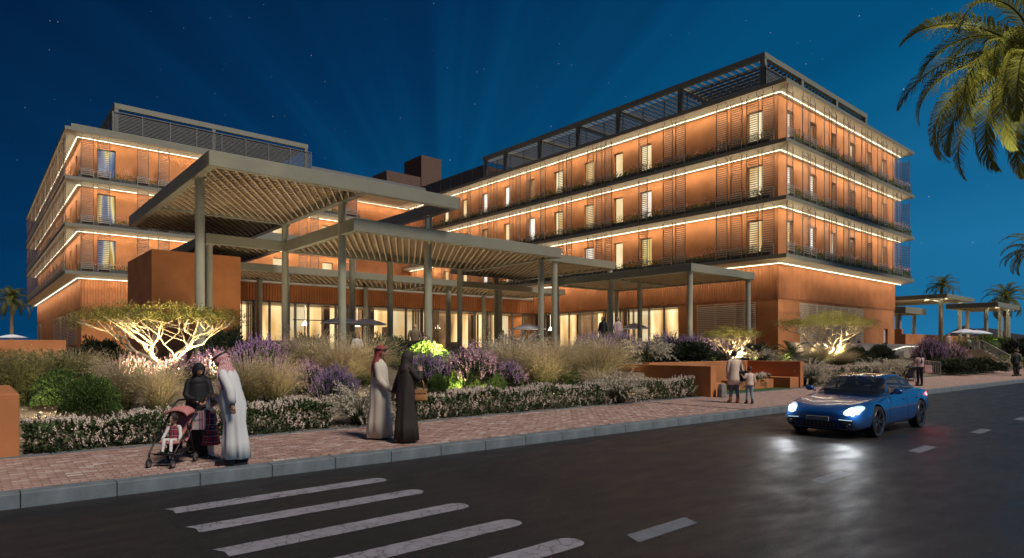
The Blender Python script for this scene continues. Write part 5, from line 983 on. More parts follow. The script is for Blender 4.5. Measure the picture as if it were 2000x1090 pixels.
    if wear == 'robe':
        b = MB(); hem = mats.get('hem', .05); f = mats.get('flare', .30); o2 = mats.get('off', 0)
        torso(b, [(hem, f, f * .92, o2, .10), (.35, f * .9, f * .82, o2 * .8, .09), (.65, f * .78, f * .74, o2 * .5, .06), (.93, .19, .215, 0, .035), (1.12, .155, .195, 0, .02), (1.30, .146, .192 * w_, 0, .01), (1.37, .132, .182 * w_, 0, 0), (1.42, .112, .155 * w_, -.002, 0), (1.455, .088, .11, -.005, 0), (1.50, .060, .064, -.006, 0)], seed=H * 10)
        ar = mats.get('arm', .072); sleeve(b, aL, ar, ar * .95, mats.get('cuff', .06)); sleeve(b, aR, ar, ar * .95, mats.get('cuff', .06)); b.build('robe', mats['robe'], P, True, local=True)
    if wear == 'casual':
        b = MB()
        for leg in (lL, lR): h, kn, an, t = [q * s for q in leg]; b.tube([h + Vector((0, 0, .05 * s)), h.lerp(kn, .5), kn, kn.lerp(an, .5), an + (kn - an) * .06], [.098 * s, .085 * s, .066 * s, .056 * s, .05 * s], 12)
        torso(b, [(.78, .07, .10, 0, 0), (.84, .112, .165, 0, 0), (.93, .128, .175, 0, 0), (1.04, .122, .155, 0, 0)]); b.build('trousers', mats['legs'], P, True, local=True); b = MB(); lo = mats.get('top_low', .88); fl = mats.get('flare', .165)
        torso(b, [(lo, fl, fl * 1.15, 0, .03), ((lo + 1.0) / 2, fl * .97, fl * 1.14, 0, .02), (1.02, .135, .17, 0, .015), (1.12, .13, .165 * w_, 0, .01), (1.30, .135, .182 * w_, 0, .01), (1.37, .122, .172 * w_, 0, 0), (1.42, .104, .148 * w_, 0, 0), (1.455, .082, .10, 0, 0), (1.49, .060, .062, -.006, 0)])
        sleeve(b, aL, .066, .056, .040); sleeve(b, aR, .066, .056, .040); b.build('top', mats['top'], P, True, local=True)
    if wear == 'dress':
        b = MB(); torso(b, [(.40, .24, .25, 0, .08), (.65, .20, .215, 0, .06), (.98, .15, .17, 0, .02), (1.12, .135, .16, 0, .01), (1.30, .13, .17, 0, .0), (1.38, .11, .15, 0, 0), (1.44, .08, .10, 0, 0)]); b.build('dress', mats['dress'], P, True, local=True)
        b = MB(); sleeve(b, aL, .06, .055, .042); sleeve(b, aR, .06, .055, .042); b.build('blouse', mats['sleeves'], P, True, local=True); b = MB()
        for leg in (lL, lR): h, kn, an, t = [q * s for q in leg]; b.tube([h, h.lerp(kn, .5), kn, kn.lerp(an, .5), an, an * .3 + t * .7], [.09 * s, .08 * s, .066 * s, .056 * s, .046 * s, .04 * s], 10)
        b.build('tights', mats['legs'], P, True, local=True)
    for leg, sg in ((lL, 1), (lR, -1)):
        if not mats.get('shoes'): continue
        b = MB(); an, t = leg[2] * s, leg[3] * s; hl = an + (an - t).normalized() * .07 * s; hl.z = min(an.z, t.z) + .005; tz = t + (t - an).normalized() * .07 * s; tz.z = t.z
        b.tube([hl, an - Vector((0, 0, .035 * s)), an.lerp(t, .6), t, tz], [.03 * s, .05 * s, .05 * s, .045 * s, .026 * s], 10)
        if mats.get('boots'): b.tube([an - Vector((0, 0, .03 * s)), an + (leg[1] * s - an) * .3], [.052 * s, .058 * s], 10)
        b.build('shoe', mats['shoes'], P, True, local=True)
    hcS = hc * s; pt = pitch + lean * .4; q = s * hs
    if head in ('hair', 'long', 'bun'):
        b = scalp(hcS, yaw, pt, q, .012, .62, -.45 if head != 'hair' else -.35, .0); 
        if head == 'long': b.rings([[tuple(hcS + rot(rot((x - .03 - .05 * i / 5 + .03 * math.sin(i), y * (1 - .08 * i), -.02 - .085 * i), 'Y', pt * .3), 'Z', yaw) * q) for x, y in ((-.10, .0), (-.075, .055), (-.02, .085), (.0, .05), (-.02, 0), (.0, -.05), (-.02, -.085), (-.075, -.055))] for i in range(6)])
        if head == 'bun': b.ball(tuple(hcS + rot((-.10, 0, .07), 'Z', yaw) * q), .055 * q, 12)
        b.build('hair', hairm, P, True, local=True)
    if head == 'hijab':
        b = scalp(hcS, yaw, pt, q, .022, .66, -.9, .02, .85, 30, 18); nk = nek * s; F_ = lambda x, y, z: tuple(nk + rot((x, y, z), 'Z', yaw * .5) * s)
        b.rings([[F_(r * math.cos(t) * a + ox, r * math.sin(t), z) for t in [2 * math.pi * j / 24 for j in range(24)]] for r, a, ox, z in ((.088, 1.08, -.004, .13), (.092, 1.05, -.006, .07), (.104, 1.0, -.004, .01), (.15, .88, 0, -.045), (.178, .80, .0, -.10), (.150, .66, .0, -.17))], cap=False); b.build('headscarf', mats['scarf'], P, True, local=True)
    if head == 'ghutra':
        b = scalp(hcS, yaw, pt, q, .022, .55, -.15, .0, 1.0, 30, 12); m = Matrix.Rotation(yaw, 3, 'Z') @ Matrix.Rotation(pt, 3, 'Y'); m2 = Matrix.Rotation(yaw * .6, 3, 'Z') @ Matrix.Rotation(lean, 3, 'Y')
        rows = []; rings_ = ((.115, .10, .02, m, hcS, 0), (.118, .104, -.05, m, hcS, .06), (.14, .13, -.12, m2, hcS, .10), (.165, .20, -.20, m2, hcS, .12), (.175, .215, -.34, m2, hcS, .14), (.172, .20, -.46, m2, hcS, .16))
        for rx, ry, z, mm, c, fo in rings_:
            rows.append([tuple(mm @ (Vector((rx * math.cos(t) * (1 + fo * .4 * math.sin(9 * t)), ry * math.sin(t) * (1 + fo * .3 * math.sin(9 * t)), z)) * q) + c) for t in [R(84) + R(192) * j / 30 for j in range(31)]])
        b.rings(rows, closed=False, cap=False); b.build('headcloth', mats['scarf'], P, True, local=True); b = MB(); rt = []
        for j in range(25): t = 2 * math.pi * j / 24; rt.append(m @ (Vector((.126 * math.cos(t) - .012, .106 * math.sin(t), .058)) * q) + hcS)
        b.tube(rt, .011 * q, 8); b.build('headband', BLKL, P, True, local=True)
    place(P, loc, rz); P['_hand'] = 0; return P, [p * s for p in aL], [p * s for p in aR], hcS
def finish_people():
    bpy.context.view_layer.update(); dg = bpy.context.evaluated_depsgraph_get()
    for o, P, hv, hf, hm, skin in PEND:
        me = bpy.data.meshes.new_from_object(o.evaluated_get(dg)); n = len(me.vertices); V = [tuple(v.co) for v in me.vertices] + [tuple(v) for v in hv]; F = [tuple(p.vertices) for p in me.polygons] + [tuple(n + i for i in f) for f in hf]; mi = [0] * len(me.polygons) + hm
        nm = bpy.data.meshes.new('body'); nm.from_pydata(V, [], F); [nm.materials.append(m) for m in (skin, EYE, LIP, HAIR)]; nm.polygons.foreach_set('material_index', mi); nm.polygons.foreach_set('use_smooth', [True] * len(F)); nm.update()
        link('body', nm, P, True); bpy.data.objects.remove(o); bpy.data.meshes.remove(me)
        if '_hand' in P: del P['_hand']
AWAY = R(49.4)
def seat(h=.42): return dict(sit=.95 - h - .10, legL=[(.42, .10, h + .03), (.44, .10, .09), (.58, .11, .035)], legR=[(.42, -.10, h + .03), (.44, -.10, .09), (.58, -.11, .035)])
# the pushchair family
person('tall man in a white robe and red checked headcloth bending to the little girl', (3.02, 10.01, .18), R(139), 1.73, lean=.20, pitch=.55, skin=SKIND, fingers=True, head='ghutra', mats=dict(robe=WHITEC, scarf=GHUTRA, shoes=BLKL, flare=.205, hem=.10, off=-.05, cuff=.058), armL=[(-.10, .235, 1.14), (-.09, .245, .92)], armR=[(.10, -.23, 1.15), (.32, -.14, 1.0)], legL=[(.03, .09, .5), (-.0, .10, .09), (.15, .115, .035)], legR=[(-.04, -.09, .5), (-.12, -.10, .10), (.03, -.115, .04)])
person('woman in a black robe and black headscarf standing behind the pushchair', (2.83, 11.20, .18), R(-100), 1.53, width=.88, lean=.10, yaw=.45, pitch=.55, fingers=True, head='hijab', mats=dict(robe=BLACKC, scarf=BLACKC, shoes=BLKL, flare=.22, cuff=.05, arm=.06), armL=[(.05, .215, 1.14), (.25, .10, 1.03)], armR=[(.05, -.215, 1.14), (.27, -.02, 1.04)])
person('little girl in a red plaid pinafore reaching up to the tall man', (2.91, 10.78, .18), R(-178), .97, yaw=-.3, pitch=-.3, fingers=True, kid=1.42, head='bun', hairm=HAIR, wear='dress', mats=dict(dress=PLAID, sleeves=TIGHTS, legs=TIGHTS, shoes=BLKL), armL=[(.16, .24, 1.48), (.12, .20, 1.72)], armR=[(.20, -.18, 1.30), (.40, -.14, 1.34)])
person('toddler in a red plaid dress and white tights sitting in the pink pushchair', (2.35, 10.61, .345), R(-133), .78, sit=.50, yaw=-.35, pitch=.1, fingers=True, kid=1.5, head='hair', wear='dress', mats=dict(dress=PLAID, sleeves=TIGHTS, legs=TIGHTS, shoes=BLKL), armL=[(.10, .27, 1.14), (.24, .30, .98)], armR=[(.10, -.27, 1.14), (.24, -.30, .98)], legL=[(.40, .12, .50), (.46, .14, .12), (.60, .16, .10)], legR=[(.40, -.12, .50), (.46, -.14, .12), (.60, -.16, .10)])
# the couple
person('man in an ivory robe and red headscarf walking hand in hand', (6.03, 10.98, .18), R(-44), 1.80, yaw=-.12, pitch=.05, skin=SKIND, fingers=True, head='ghutra', mats=dict(robe=BEIGEC, scarf=REDC, shoes=BLKL, flare=.245, hem=.04, off=0, cuff=.055, arm=.066), armR=[(.05, -.235, 1.13), (.22, -.20, .95)], armL=[(.0, .235, 1.13), (.08, .235, .90)])
PW = person('woman in a dark brown robe and headscarf with a tan handbag, seen from behind', (6.17, 10.24, .18), R(-2), 1.70, lean=.02, yaw=-.12, pitch=.12, fingers=True, head='hijab', mats=dict(robe=BROWNC, scarf=BROWNC, flare=.24, hem=.03, off=0, cuff=.058, arm=.064), armL=[(-.06, .26, 1.14), (-.10, .30, .93)], armR=[(.16, -.22, 1.16), (.24, -.10, 1.36)])
# farther along the pavement
PM = person('woman in a cream tunic, jeans and tan boots walking away with a child', (18.7, 10.8, .18), AWAY + .05, 1.68, head='bun', wear='casual', mats=dict(top=CREAM, legs=JEANS, shoes=BOOT, boots=1, top_low=.62, flare=.19), armL=[(.02, .23, 1.13), (.10, .20, .92)], armR=[(-.02, -.24, 1.14), (.02, -.34, .98)], legL=[(.03, .10, .5), (.04, .12, .09), (.17, .13, .04)], legR=[(0, -.08, .5), (-.10, -.08, .10), (.03, -.09, .04)], hairm=M('grey_brown_hair', (.06, .035, .03), .7))
person('child in a cream jumper and washed jeans holding the mother by the hand', (18.78, 10.32, .18), AWAY + .1, 1.16, kid=1.2, hairm=HAIRR, wear='casual', mats=dict(top=CREAM, legs=JEANL, shoes=BLKL, boots=1), armL=[(-.02, .26, 1.22), (.03, .33, 1.32)], armR=[(0, -.26, 1.14), (.05, -.27, .93)], legL=[(.05, .1, .5), (.02, .14, .09), (.15, .15, .035)], legR=[(.0, -.09, .5), (-.12, -.08, .10), (.01, -.09, .04)])
person('woman in a pale blouse and black trousers pushing a pushchair away', (33.8, 10.05, .18), AWAY + .05, 1.60, head='long', wear='casual', mats=dict(top=PINKT, legs=BLACKC, shoes=BLKL, top_low=.98, flare=.15), armL=[(.1, .24, 1.15), (.3, .2, 1.03)], armR=[(.1, -.24, 1.15), (.3, -.2, 1.03)])
person('man in a black suit seen from behind at the right edge', (50.4, 9.65, .18), AWAY, 1.70, wear='casual', mats=dict(top=BLACKC, legs=BLACKC, shoes=BLKL, top_low=.78, flare=.185), width=1.1)
person('man in a grey coat facing the black-suited man at the right edge', (51.3, 9.75, .18), AWAY + math.pi, 1.72, wear='casual', mats=dict(top=TAUPE, legs=TAUPE, shoes=BLKL, top_low=.5, flare=.21), width=1.1)
# on the terraces
b = MB(); b.box(24.6, 30.9, 22.8, 28.4, 1.0, 2.02); b.build('raised_terrace', TERRC, kind='structure')
person('seated man in white with a red headscarf before the lobby glass', (14.86, 29.4, TER + .06), AWAY + math.pi + .4, 1.78, wear='robe', head='ghutra', mats=dict(robe=WHITEC, scarf=REDC), **seat()); person('seated woman in dark clothes right of the man with the red headscarf', (15.6, 29.1, TER), AWAY + .9, 1.62, wear='robe', head='hijab', mats=dict(robe=BROWNC, scarf=BROWNC), **seat())
person('standing bald man in a taupe jacket before the lobby glass', (16.55, 26.65, TER), AWAY, 1.84, head='bald', wear='casual', mats=dict(top=TAUPE, legs=BLACKC), width=1.2); person('small woman with long hair facing us beside the bald man', (17.0, 26.5, TER), AWAY + math.pi, 1.42, head='long', wear='casual', mats=dict(top=PINKT, legs=BLACKC))
person('woman in a black headscarf standing behind the violet flowers', (27.3, 23.9, 2.02), AWAY + 2.6, 1.70, head='hijab', mats=dict(robe=BLACKC, scarf=BLACKC)); person('woman in a pale pink headscarf standing behind the violet flowers', (27.95, 23.35, 2.02), AWAY - 2.7, 1.70, head='hijab', mats=dict(robe=PINKT, scarf=cloth('rose_scarf', (.62, .45, .42))))
person('dark-clothed person seated behind the ramp, left of the one in white', (48.35, 18.9, 1.25), AWAY + .3, 1.7, wear='casual', mats=dict(top=BLACKC, legs=BLACKC), **seat()); person('person in a white top seated behind the ramp', (49.4, 18.6, 1.25), AWAY + 1.2, 1.68, wear='casual', mats=dict(top=WHITEC, legs=JEANS), **seat())
person('woman in a pale headscarf at the top of the far steps', (70.6, 18.6, 1.75), AWAY + math.pi, 1.62, wear='robe', head='hijab', mats=dict(robe=PINKT, scarf=CREAM)); person('man in a white shirt seated under the left far parasol', (72.0, 17.4, 1.75), AWAY - 1.2, 1.7, wear='casual', mats=dict(top=WHITEC, legs=JEANS), **seat())
for i, (x, y, lb) in enumerate(((72.6, 16.95, 'person in black seated left of a similar one under the far parasol'), (73.1, 16.55, 'person in black seated right of a similar one under the far parasol'))): person(lb, (x, y, 1.75), AWAY + 1.5 + i * 2.8, 1.7, wear='casual', mats=dict(top=BLACKC, legs=BLACKC), **seat())
person('man in a dark jacket standing by the upper stair railing at the right edge', (71.6, 13.7, 1.15), AWAY + 1.8, 1.72, wear='casual', mats=dict(top=BLACKC, legs=BLACKC))
finish_people()

# ------------------------------------------------------------------ pushchairs, bags, seats
RUBBER = M('rubber', (.015, .015, .016), .8); CHROME = M('light_alloy', (.45, .45, .47), .3, .9); BLKM = M('black_frame', (.015, .015, .017), .4, .3); PINKF = cloth('pink_canvas', (.50, .20, .19)); GREYF = cloth('grey_canvas', (.10, .10, .11))
def pushchair(label, loc, rz, fab, sc=1.0):
    """local: +x is the way it travels"""
    P = empty('pushchair', (0, 0, 0), label=label, cat='pushchair')
    for x, y, r in ((.50, .20, .075), (.50, -.20, .075), (-.14, .22, .085), (-.14, -.22, .085)):
        b = MB(); ring = [(r - .012, .016), (r, .010), (r, -.010), (r - .012, -.016), (r - .022, 0)]; b.rings([[(x + q * math.cos(t), y + w, r + q * math.sin(t)) for t in [2 * math.pi * j / 20 for j in range(20)]] for q, w in ring + ring[:1]], cap=False); o = b.build('wheel', RUBBER, P, True, local=True)
        b = MB(); b.rings([[(x + q * math.cos(t), y + w, r + q * math.sin(t)) for t in [2 * math.pi * j / 16 for j in range(16)]] for q, w in ((.012, .018), (r - .024, .010), (r - .024, -.010), (.012, -.018))]); b.build('hub', CHROME, o, local=True)
    b = MB()
    for s in (-1, 1):
        y = .21 * s; b.tube([(.50, y * .95, .16), (.47, y, .24), (.26, y * 1.05, .46), (.06, y * 1.08, .62)], .015, 8); b.tube([(-.14, y * 1.0, .10), (-.02, y * 1.05, .36), (.06, y * 1.08, .62)], .014, 8); b.tube([(.06, y * 1.08, .62), (-.10, y * 1.05, .80), (-.26, y, .99), (-.34, y * .9, 1.04)], .015, 8); b.tube([(.50, y * .95, .08), (.50, y * .95, .18)], .02, 8); b.tube([(.26, y * 1.06, .46), (.02, y * 1.04, .28)], .010, 6); b.box(.02, .10, y * 1.08 - .02, y * 1.08 + .02, .58, .68)
    b.tube([(-.34, -.19, 1.04), (-.36, -.1, 1.05), (-.36, .1, 1.05), (-.34, .19, 1.04)], .018, 8); b.tube([(.47, -.2, .23), (.47, .2, .23)], .010, 6); b.tube([(-.1, -.21, .17), (-.1, .21, .17)], .010, 6); b.build('frame', BLKM, P, True, local=True)
    b = MB(); sec = lambda x, z, hw, sag: [(x, hw * t, z - sag * (1 - t * t)) for t in (-1, -.6, -.2, .2, .6, 1)]
    top = [sec(.30, .40, .16, .02), sec(.22, .415, .17, .02), sec(.05, .40, .17, .03), sec(-.02, .44, .17, .03), sec(-.10, .62, .18, .04), sec(-.17, .80, .18, .05), sec(-.20, .90, .16, .04)]; bot = [[(x - .015, y, z - .035) for x, y, z in r] for r in top]; b.rings([a + c[::-1] for a, c in zip(top, bot)]); b.build('seat', fab, P, True, local=True)
    b = MB(); rr = []
    for i in range(9):
        a = R(52) + R(84) * i / 8; rad = .30 + .010 * (i % 2); c = (-.10, .66); rr.append([(c[0] + (math.sin(R(90) - a) * rad) * math.cos(ph * .0) - 0, .205 * math.sin(ph), c[1] + math.cos(R(90) - a) * rad * (.55 + .45 * math.cos(ph))) for ph in np.linspace(-1.5, 1.5, 13)])
    b.rings(rr, closed=False, cap=False); o = b.build('hood', fab, P, True, local=True); m = o.modifiers.new('s', 'SOLIDIFY'); m.thickness = .012
    b = MB(); b.rings([[(x, -.15, z) for x, z in ((.24, .20), (.28, .27), (-.08, .27), (-.06, .20))], [(x, .15, z) for x, z in ((.24, .20), (.28, .27), (-.08, .27), (-.06, .20))]]); b.build('basket', BLKL, P, local=True); b = MB(); b.box(.30, .46, -.15, .15, .20, .222); b.build('footrest', BLKL, P, local=True)
    return place(P, loc, rz, sc)
pushchair('pink pushchair with black frame carrying the toddler', (2.42, 10.69, .18), R(-133), PINKF, .9); pushchair('grey pushchair pushed away by the woman in the pale blouse', (34.25, 10.6, .18), AWAY, GREYF)
def textmesh(txt, size, mat, name, parent, loc, rot_):
    c = bpy.data.curves.new(name, 'FONT'); c.body = txt; c.size = size; c.align_x = 'CENTER'; c.extrude = .0005; o = bpy.data.objects.new(name, c); S.collection.objects.link(o); bpy.context.view_layer.update(); me = bpy.data.meshes.new_from_object(o.evaluated_get(bpy.context.evaluated_depsgraph_get())); bpy.data.objects.remove(o); me.materials.clear(); me.materials.append(mat); q = link(name, me, parent, True); q.location = loc; q.rotation_euler = rot_; return q
def shopping_bag():
    P = empty('shopping_bag', (0, 0, 0), label='pink and white striped paper bag hanging from the pushchair handle', cat='bag'); b = MB(); w, h, t = .28, .29, .05; b.rings([[(-w / 2, -t, 0), (w / 2, -t, 0), (w / 2, t, 0), (-w / 2, t, 0)], [(-w / 2, -t, h), (w / 2, -t, h), (w / 2, t, h), (-w / 2, t, h)]]); bevel(b.build('bag_body', M('white_paper', (.66, .60, .62), .5), P, local=True), .004, 1)
    b = MB()
    for x in (-.11, -.055, .07, .105): b.face([(x, -t - .0015, .003), (x + .022, -t - .0015, .003), (x + .022, -t - .0015, h - .003), (x, -t - .0015, h - .003)])
    b.build('stripes', M('pink_print', (.55, .16, .24), .5), P, local=True, kind='stuff'); textmesh("'S SECRET", .042, M('print_ink', (.05, .03, .04), .6), 'lettering', P, (.03, -t - .003, .135), (R(90), 0, 0)); b = MB()
    for y in (-t, t): b.tube([(-.06, y, h - .01), (-.05, y * .6, h + .09), (0, 0, h + .15), (.05, y * .6, h + .09), (.06, y, h - .01)], .004, 6)
    b.build('handle', BLKL, P, True, local=True); place(P, (2.70, 10.82, .655), R(-36))
shopping_bag()
def handbag(label, loc, rz, mat, w, h, t, hl, name='handbag'):
    P = empty(name, (0, 0, 0), label=label, cat='bag'); b = MB(); k = 14; rr = []
    for z, f, g in ((0, .96, .9), (.02, 1, 1), (h * .5, .95, .85), (h * .9, .82, .45), (h, .78, .3)): rr.append([(w / 2 * f * abs(math.cos(a)) ** .5 * (1 if math.cos(a) > 0 else -1), t / 2 * g * abs(math.sin(a)) ** .7 * (1 if math.sin(a) > 0 else -1), z) for a in [2 * math.pi * j / k + .01 for j in range(k)]])
    b.rings(rr); b.build('bag_body', mat, P, True, local=True); b = MB(); b.rings([[(x, -t / 2 * .8 - .006, z) for x, z in ((-w * .38, h * .98), (w * .38, h * .98), (w * .42, h * .66), (-w * .42, h * .66))], [(x, -t / 2 * .8 + .02, z) for x, z in ((-w * .36, h * .99), (w * .36, h * .99), (w * .40, h * .66), (-w * .40, h * .66))]]); b.build('flap', mat, P, local=True)
    for y in (-t * .2, t * .2): b = MB(); b.tube([(-w * .25, y, h * .92), (-w * .22, y, h + hl * .6), (-w * .1, y * .5, h + hl), (w * .1, y * .5, h + hl), (w * .22, y, h + hl * .6), (w * .25, y, h * .92)], .008, 6); b.build('handle', mat, P, True, local=True)
    b = MB(); b.box(-.012, .012, -t / 2 * .8 - .012, -t / 2 * .8 - .006, h * .66, h * .74); b.build('clasp', CHROME, P, local=True); return place(P, loc, rz)
handbag('tan leather handbag hanging on the arm of the woman in dark brown', (6.36, 10.05, .96), R(-40), TANL, .28, .21, .13, .20)
handbag('large black shoulder bag of the mother in the cream tunic', (18.86, 10.60, .88), AWAY - 1.2, BLKL, .34, .34, .16, .30); handbag('pale pink handbag carried by the woman with the far pushchair', (33.75, 9.72, .80), R(-41), PINKB, .42, .36, .14, .2)
def chair(label, x, y, z, rz, fl=None):
    P = empty('garden_chair', (0, 0, 0), label=label, cat='chair', group='chairs on the terraces'); b = MB(); b.box(-.2, .24, -.22, .22, .40, .44); b.build('seat', GUARD, P, local=True); b = MB(); b.box(-.24, -.2, -.22, .22, .5, .85); b.build('backrest', GUARD, P, local=True)
    for i, j in ((-.22, -.2), (-.22, .2), (.2, -.2), (.2, .2)): b = MB(); b.box(i - .015, i + .015, j - .015, j + .015, 0, .4 if i > 0 else .85); b.build('leg', GUARD, P, local=True)
    place(P, (x, y, z), rz)
for a in (('chair under the seated man with the red headscarf', 14.86, 29.4, TER + .02, AWAY + math.pi + .4), ('chair under the seated woman in dark clothes at the lobby', 15.6, 29.1, TER, AWAY + .9), ('chair under the dark-clothed person behind the ramp', 48.35, 18.9, 1.22, AWAY + .3), ('chair under the person in white behind the ramp', 49.4, 18.6, 1.22, AWAY + 1.2), ('chair under the man in the white shirt on the far terrace', 72.0, 17.4, 1.75, AWAY - 1.2), ('chair under the left person in black on the far terrace', 72.6, 16.95, 1.75, AWAY + 1.5), ('chair under the right person in black on the far terrace', 73.1, 16.55, 1.75, AWAY + 4.3)): chair(*a)

# ------------------------------------------------------------------ the blue car
def build_car():
    from mathutils.bvhtree import BVHTree
    P = empty('car', (14.05, 6.13, 0), label='glossy blue low four-door sports car driving towards us with headlights on', cat='car'); OX, OY = 14.05, 6.13
    PAINTC = M('blue_car_paint', (.010, .068, .24), .27, .3, coat=1.0); BLK = M('black_trim', (.012, .012, .013), .45); GL = bpy.data.materials.new('car_glass'); GL.use_nodes = True; nt = GL.node_tree; bs = nt.nodes['Principled BSDF']; bs.inputs['Base Color'].default_value = (.02, .025, .03, 1); bs.inputs['Roughness'].default_value = .03; bs.inputs['Alpha'].default_value = .5
    ROOFG = M('black_roof_glass', (.01, .01, .012), .05, coat=1); TYRE = RUBBER; ALLOY = M('dark_alloy_rim', (.16, .17, .19), .3, .9); LAMP = M('headlamp_glow', (1, 1, 1), emis=(.75, .92, 1), estr=40); LENS = M('headlamp_lens', (.5, .6, .7), .05, .2, coat=1, emis=(.55, .80, 1), estr=.75); RED = M('tail_glow', (1, .1, .1), emis=(1, .03, .05), estr=14); PLATE = M('blank_plate', (.34, .30, .27), .5); SEATM = M('seat_leather', (.30, .20, .14), .5)
    st = [(0.0, .21, .50, .56, .30, .58, .42, .52, .52, .30, .555, .56), (.10, .15, .68, .77, .27, .79, .42, .72, .57, .42, .62, .625), (.35, .14, .76, .86, .28, .885, .47, .82, .70, .50, .695, .70), (.65, .14, .78, .895, .28, .91, .50, .84, .80, .55, .755, .765), (.95, .14, .78, .905, .28, .918, .52, .845, .845, .56, .795, .805), (1.35, .14, .78, .89, .28, .905, .52, .84, .87, .6, .84, .85), (1.75, .15, .78, .875, .28, .895, .52, .83, .885, .7, .88, .885), (2.3, .15, .78, .87, .28, .888, .52, .82, .90, .7, .90, .90), (3.0, .15, .78, .88, .28, .895, .54, .835, .92, .68, .92, .92), (3.66, .16, .78, .905, .28, .925, .56, .865, .935, .66, .95, .95), (4.1, .20, .74, .885, .34, .91, .58, .845, .925, .64, .955, .96), (4.5, .26, .66, .81, .38, .85, .60, .77, .90, .6, .935, .94), (4.7, .32, .55, .67, .42, .71, .6, .65, .84, .5, .87, .875), (4.76, .40, .4, .5, .48, .54, .6, .5, .74, .4, .78, .78)]
    b = MB(); rr = []
    for (x, zb, wb, ws, zs, wm, zm, wh, zh, wt, zt, zc) in st:
        h = [(wb, zb), (ws, zs), (wm, zm), (wh, zh), (wt, zt)]; rr.append([(x, 0, zb)] + [(x, y, z) for y, z in h] + [(x, 0, zc)] + [(x, -y, z) for y, z in h[::-1]])
    b.rings(rr); d = b.build('body_draft', [PAINTC, BLK], None, True); m = d.modifiers.new('s', 'SUBSURF'); m.levels = m.render_levels = 3; cutters = []
    for ax in (.95, 3.66):
        for sg in (1, -1): c = MB(); c.tube([(ax, sg * .60, .335), (ax, sg * 1.1, .335)], .385, 40); cutters.append(c.build('cut', BLK)); q = d.modifiers.new('b', 'BOOLEAN'); q.object = cutters[-1]; q.operation = 'DIFFERENCE'; q.solver = 'EXACT'; q.material_mode = 'TRANSFER'
    bpy.context.view_layer.update(); dg = bpy.context.evaluated_depsgraph_get(); me = bpy.data.meshes.new_from_object(d.evaluated_get(dg)); me.name = 'body'
    for o in cutters + [d]: bpy.data.objects.remove(o)
    bt = BVHTree.FromPolygons([v.co for v in me.vertices], [tuple(p.vertices) for p in me.polygons]); body = link('body', me, P, True); me.polygons.foreach_set('use_smooth', [True] * len(me.polygons)); e = body.modifiers.new('e', 'EDGE_SPLIT'); e.split_angle = R(50)
    def px(y, z, dflt=.05): h = bt.ray_cast(Vector((-2, y, z)), Vector((1, 0, 0))); return h[0].x if h[0] else dflt
    def py(x, z, sg): h = bt.ray_cast(Vector((x, sg * 3, z)), Vector((0, -sg, 0))); return h[0].y if h[0] else sg * .88
    def pz(x, y): h = bt.ray_cast(Vector((x, y, 3)), Vector((0, 0, -1))); return h[0].z if h[0] else .7
    def front_patch(nm, outline, mat, off=.006, depth=0, n=9, par=P):
        """patch lying on the nose: outline(u,v in 0..1) -> (y,z)"""
        b = MB(); V = [[None] * (n + 1) for _ in range(n + 1)]
        for i in range(n + 1):
            for j in range(n + 1): y, z = outline(i / n, j / n); V[i][j] = (px(y, z) - off, y, z)
        for i in range(n):
            for j in range(n): b.face([V[i][j], V[i + 1][j], V[i + 1][j + 1], V[i][j + 1]])
        return b.build(nm, mat, par, True, local=True)
    quad = lambda a, c, d_, e_: (lambda u, v: tuple((1 - v) * ((1 - u) * a[k] + u * c[k]) + v * ((1 - u) * e_[k] + u * d_[k]) for k in (0, 1)))
    gr = front_patch('grille', quad((-.40, .235), (.40, .235), (.34, .36), (-.34, .36)), BLK, .004, n=14); b = MB()
    for y in np.linspace(-.33, .33, 9): b.bar((px(y, .245) - .012, y, .245), (px(y, .345) - .012, y, .345), .012, .012, up=(0, 1, 0))
    for z in (.27, .31): b.bar((px(0, z) - .014, -.36, z), (px(0, z) - .014, .36, z), .012, .010)
    b.build('grille_bars', ALLOY, gr, local=True, kind='stuff')
    for sg in (-1, 1):
        it = front_patch('side_intake', quad((sg * .47, .24), (sg * .70, .25), (sg * .70, .41), (sg * .42, .43)), BLK, .004); b = MB(); c = (px(sg * .62, .30) - .02, sg * .62, .30); b.rings([[(c[0] + dx, c[1] + q * math.cos(t), c[2] + q * math.sin(t)) for t in [2 * math.pi * j / 18 for j in range(18)]] for q, dx in ((.046, 0), (.046, -.012), (.034, -.012), (.034, .004))]); b.build('fog_lamp_ring', ALLOY, it, True, local=True)
        b = MB()
        for z in (.275, .31, .345): b.bar((px(sg * .44, z) - .012, sg * .46, z), (px(sg * .57, z) - .012, sg * .57, z), .008, .008)
        b.build('vent_bars', ALLOY, it, local=True, kind='stuff'); b = MB(); b.bar((px(sg * .43, .40) - .012, sg * .43, .415), (px(sg * .68, .40) - .012, sg * .68, .405), .016, .014); b.build('light_bar', LENS, it, local=True)
        def ell(u, v, sg=sg): a = 2 * math.pi * u; r = v; cy, cz = .655, .605; ca, sa = math.cos(.42), math.sin(.42); ey, ez = .168 * r * math.cos(a), .100 * r * math.sin(a); return sg * (cy + ey * ca - ez * sa * .2), cz + ez * ca + ey * sa * .62
        hl = front_patch('headlight', ell, LENS, .008, n=20)
        b = MB()
        for dy, dz in ((-.06, -.03), (-.005, -.005), (.05, .015), (-.03, .025)): y, z = sg * (.64 + dy), .60 + dz; b.ball((px(y, z) - .012, y, z), (.02, .042, .034), 8)
        b.build('lamp', LAMP, hl, True, local=True)
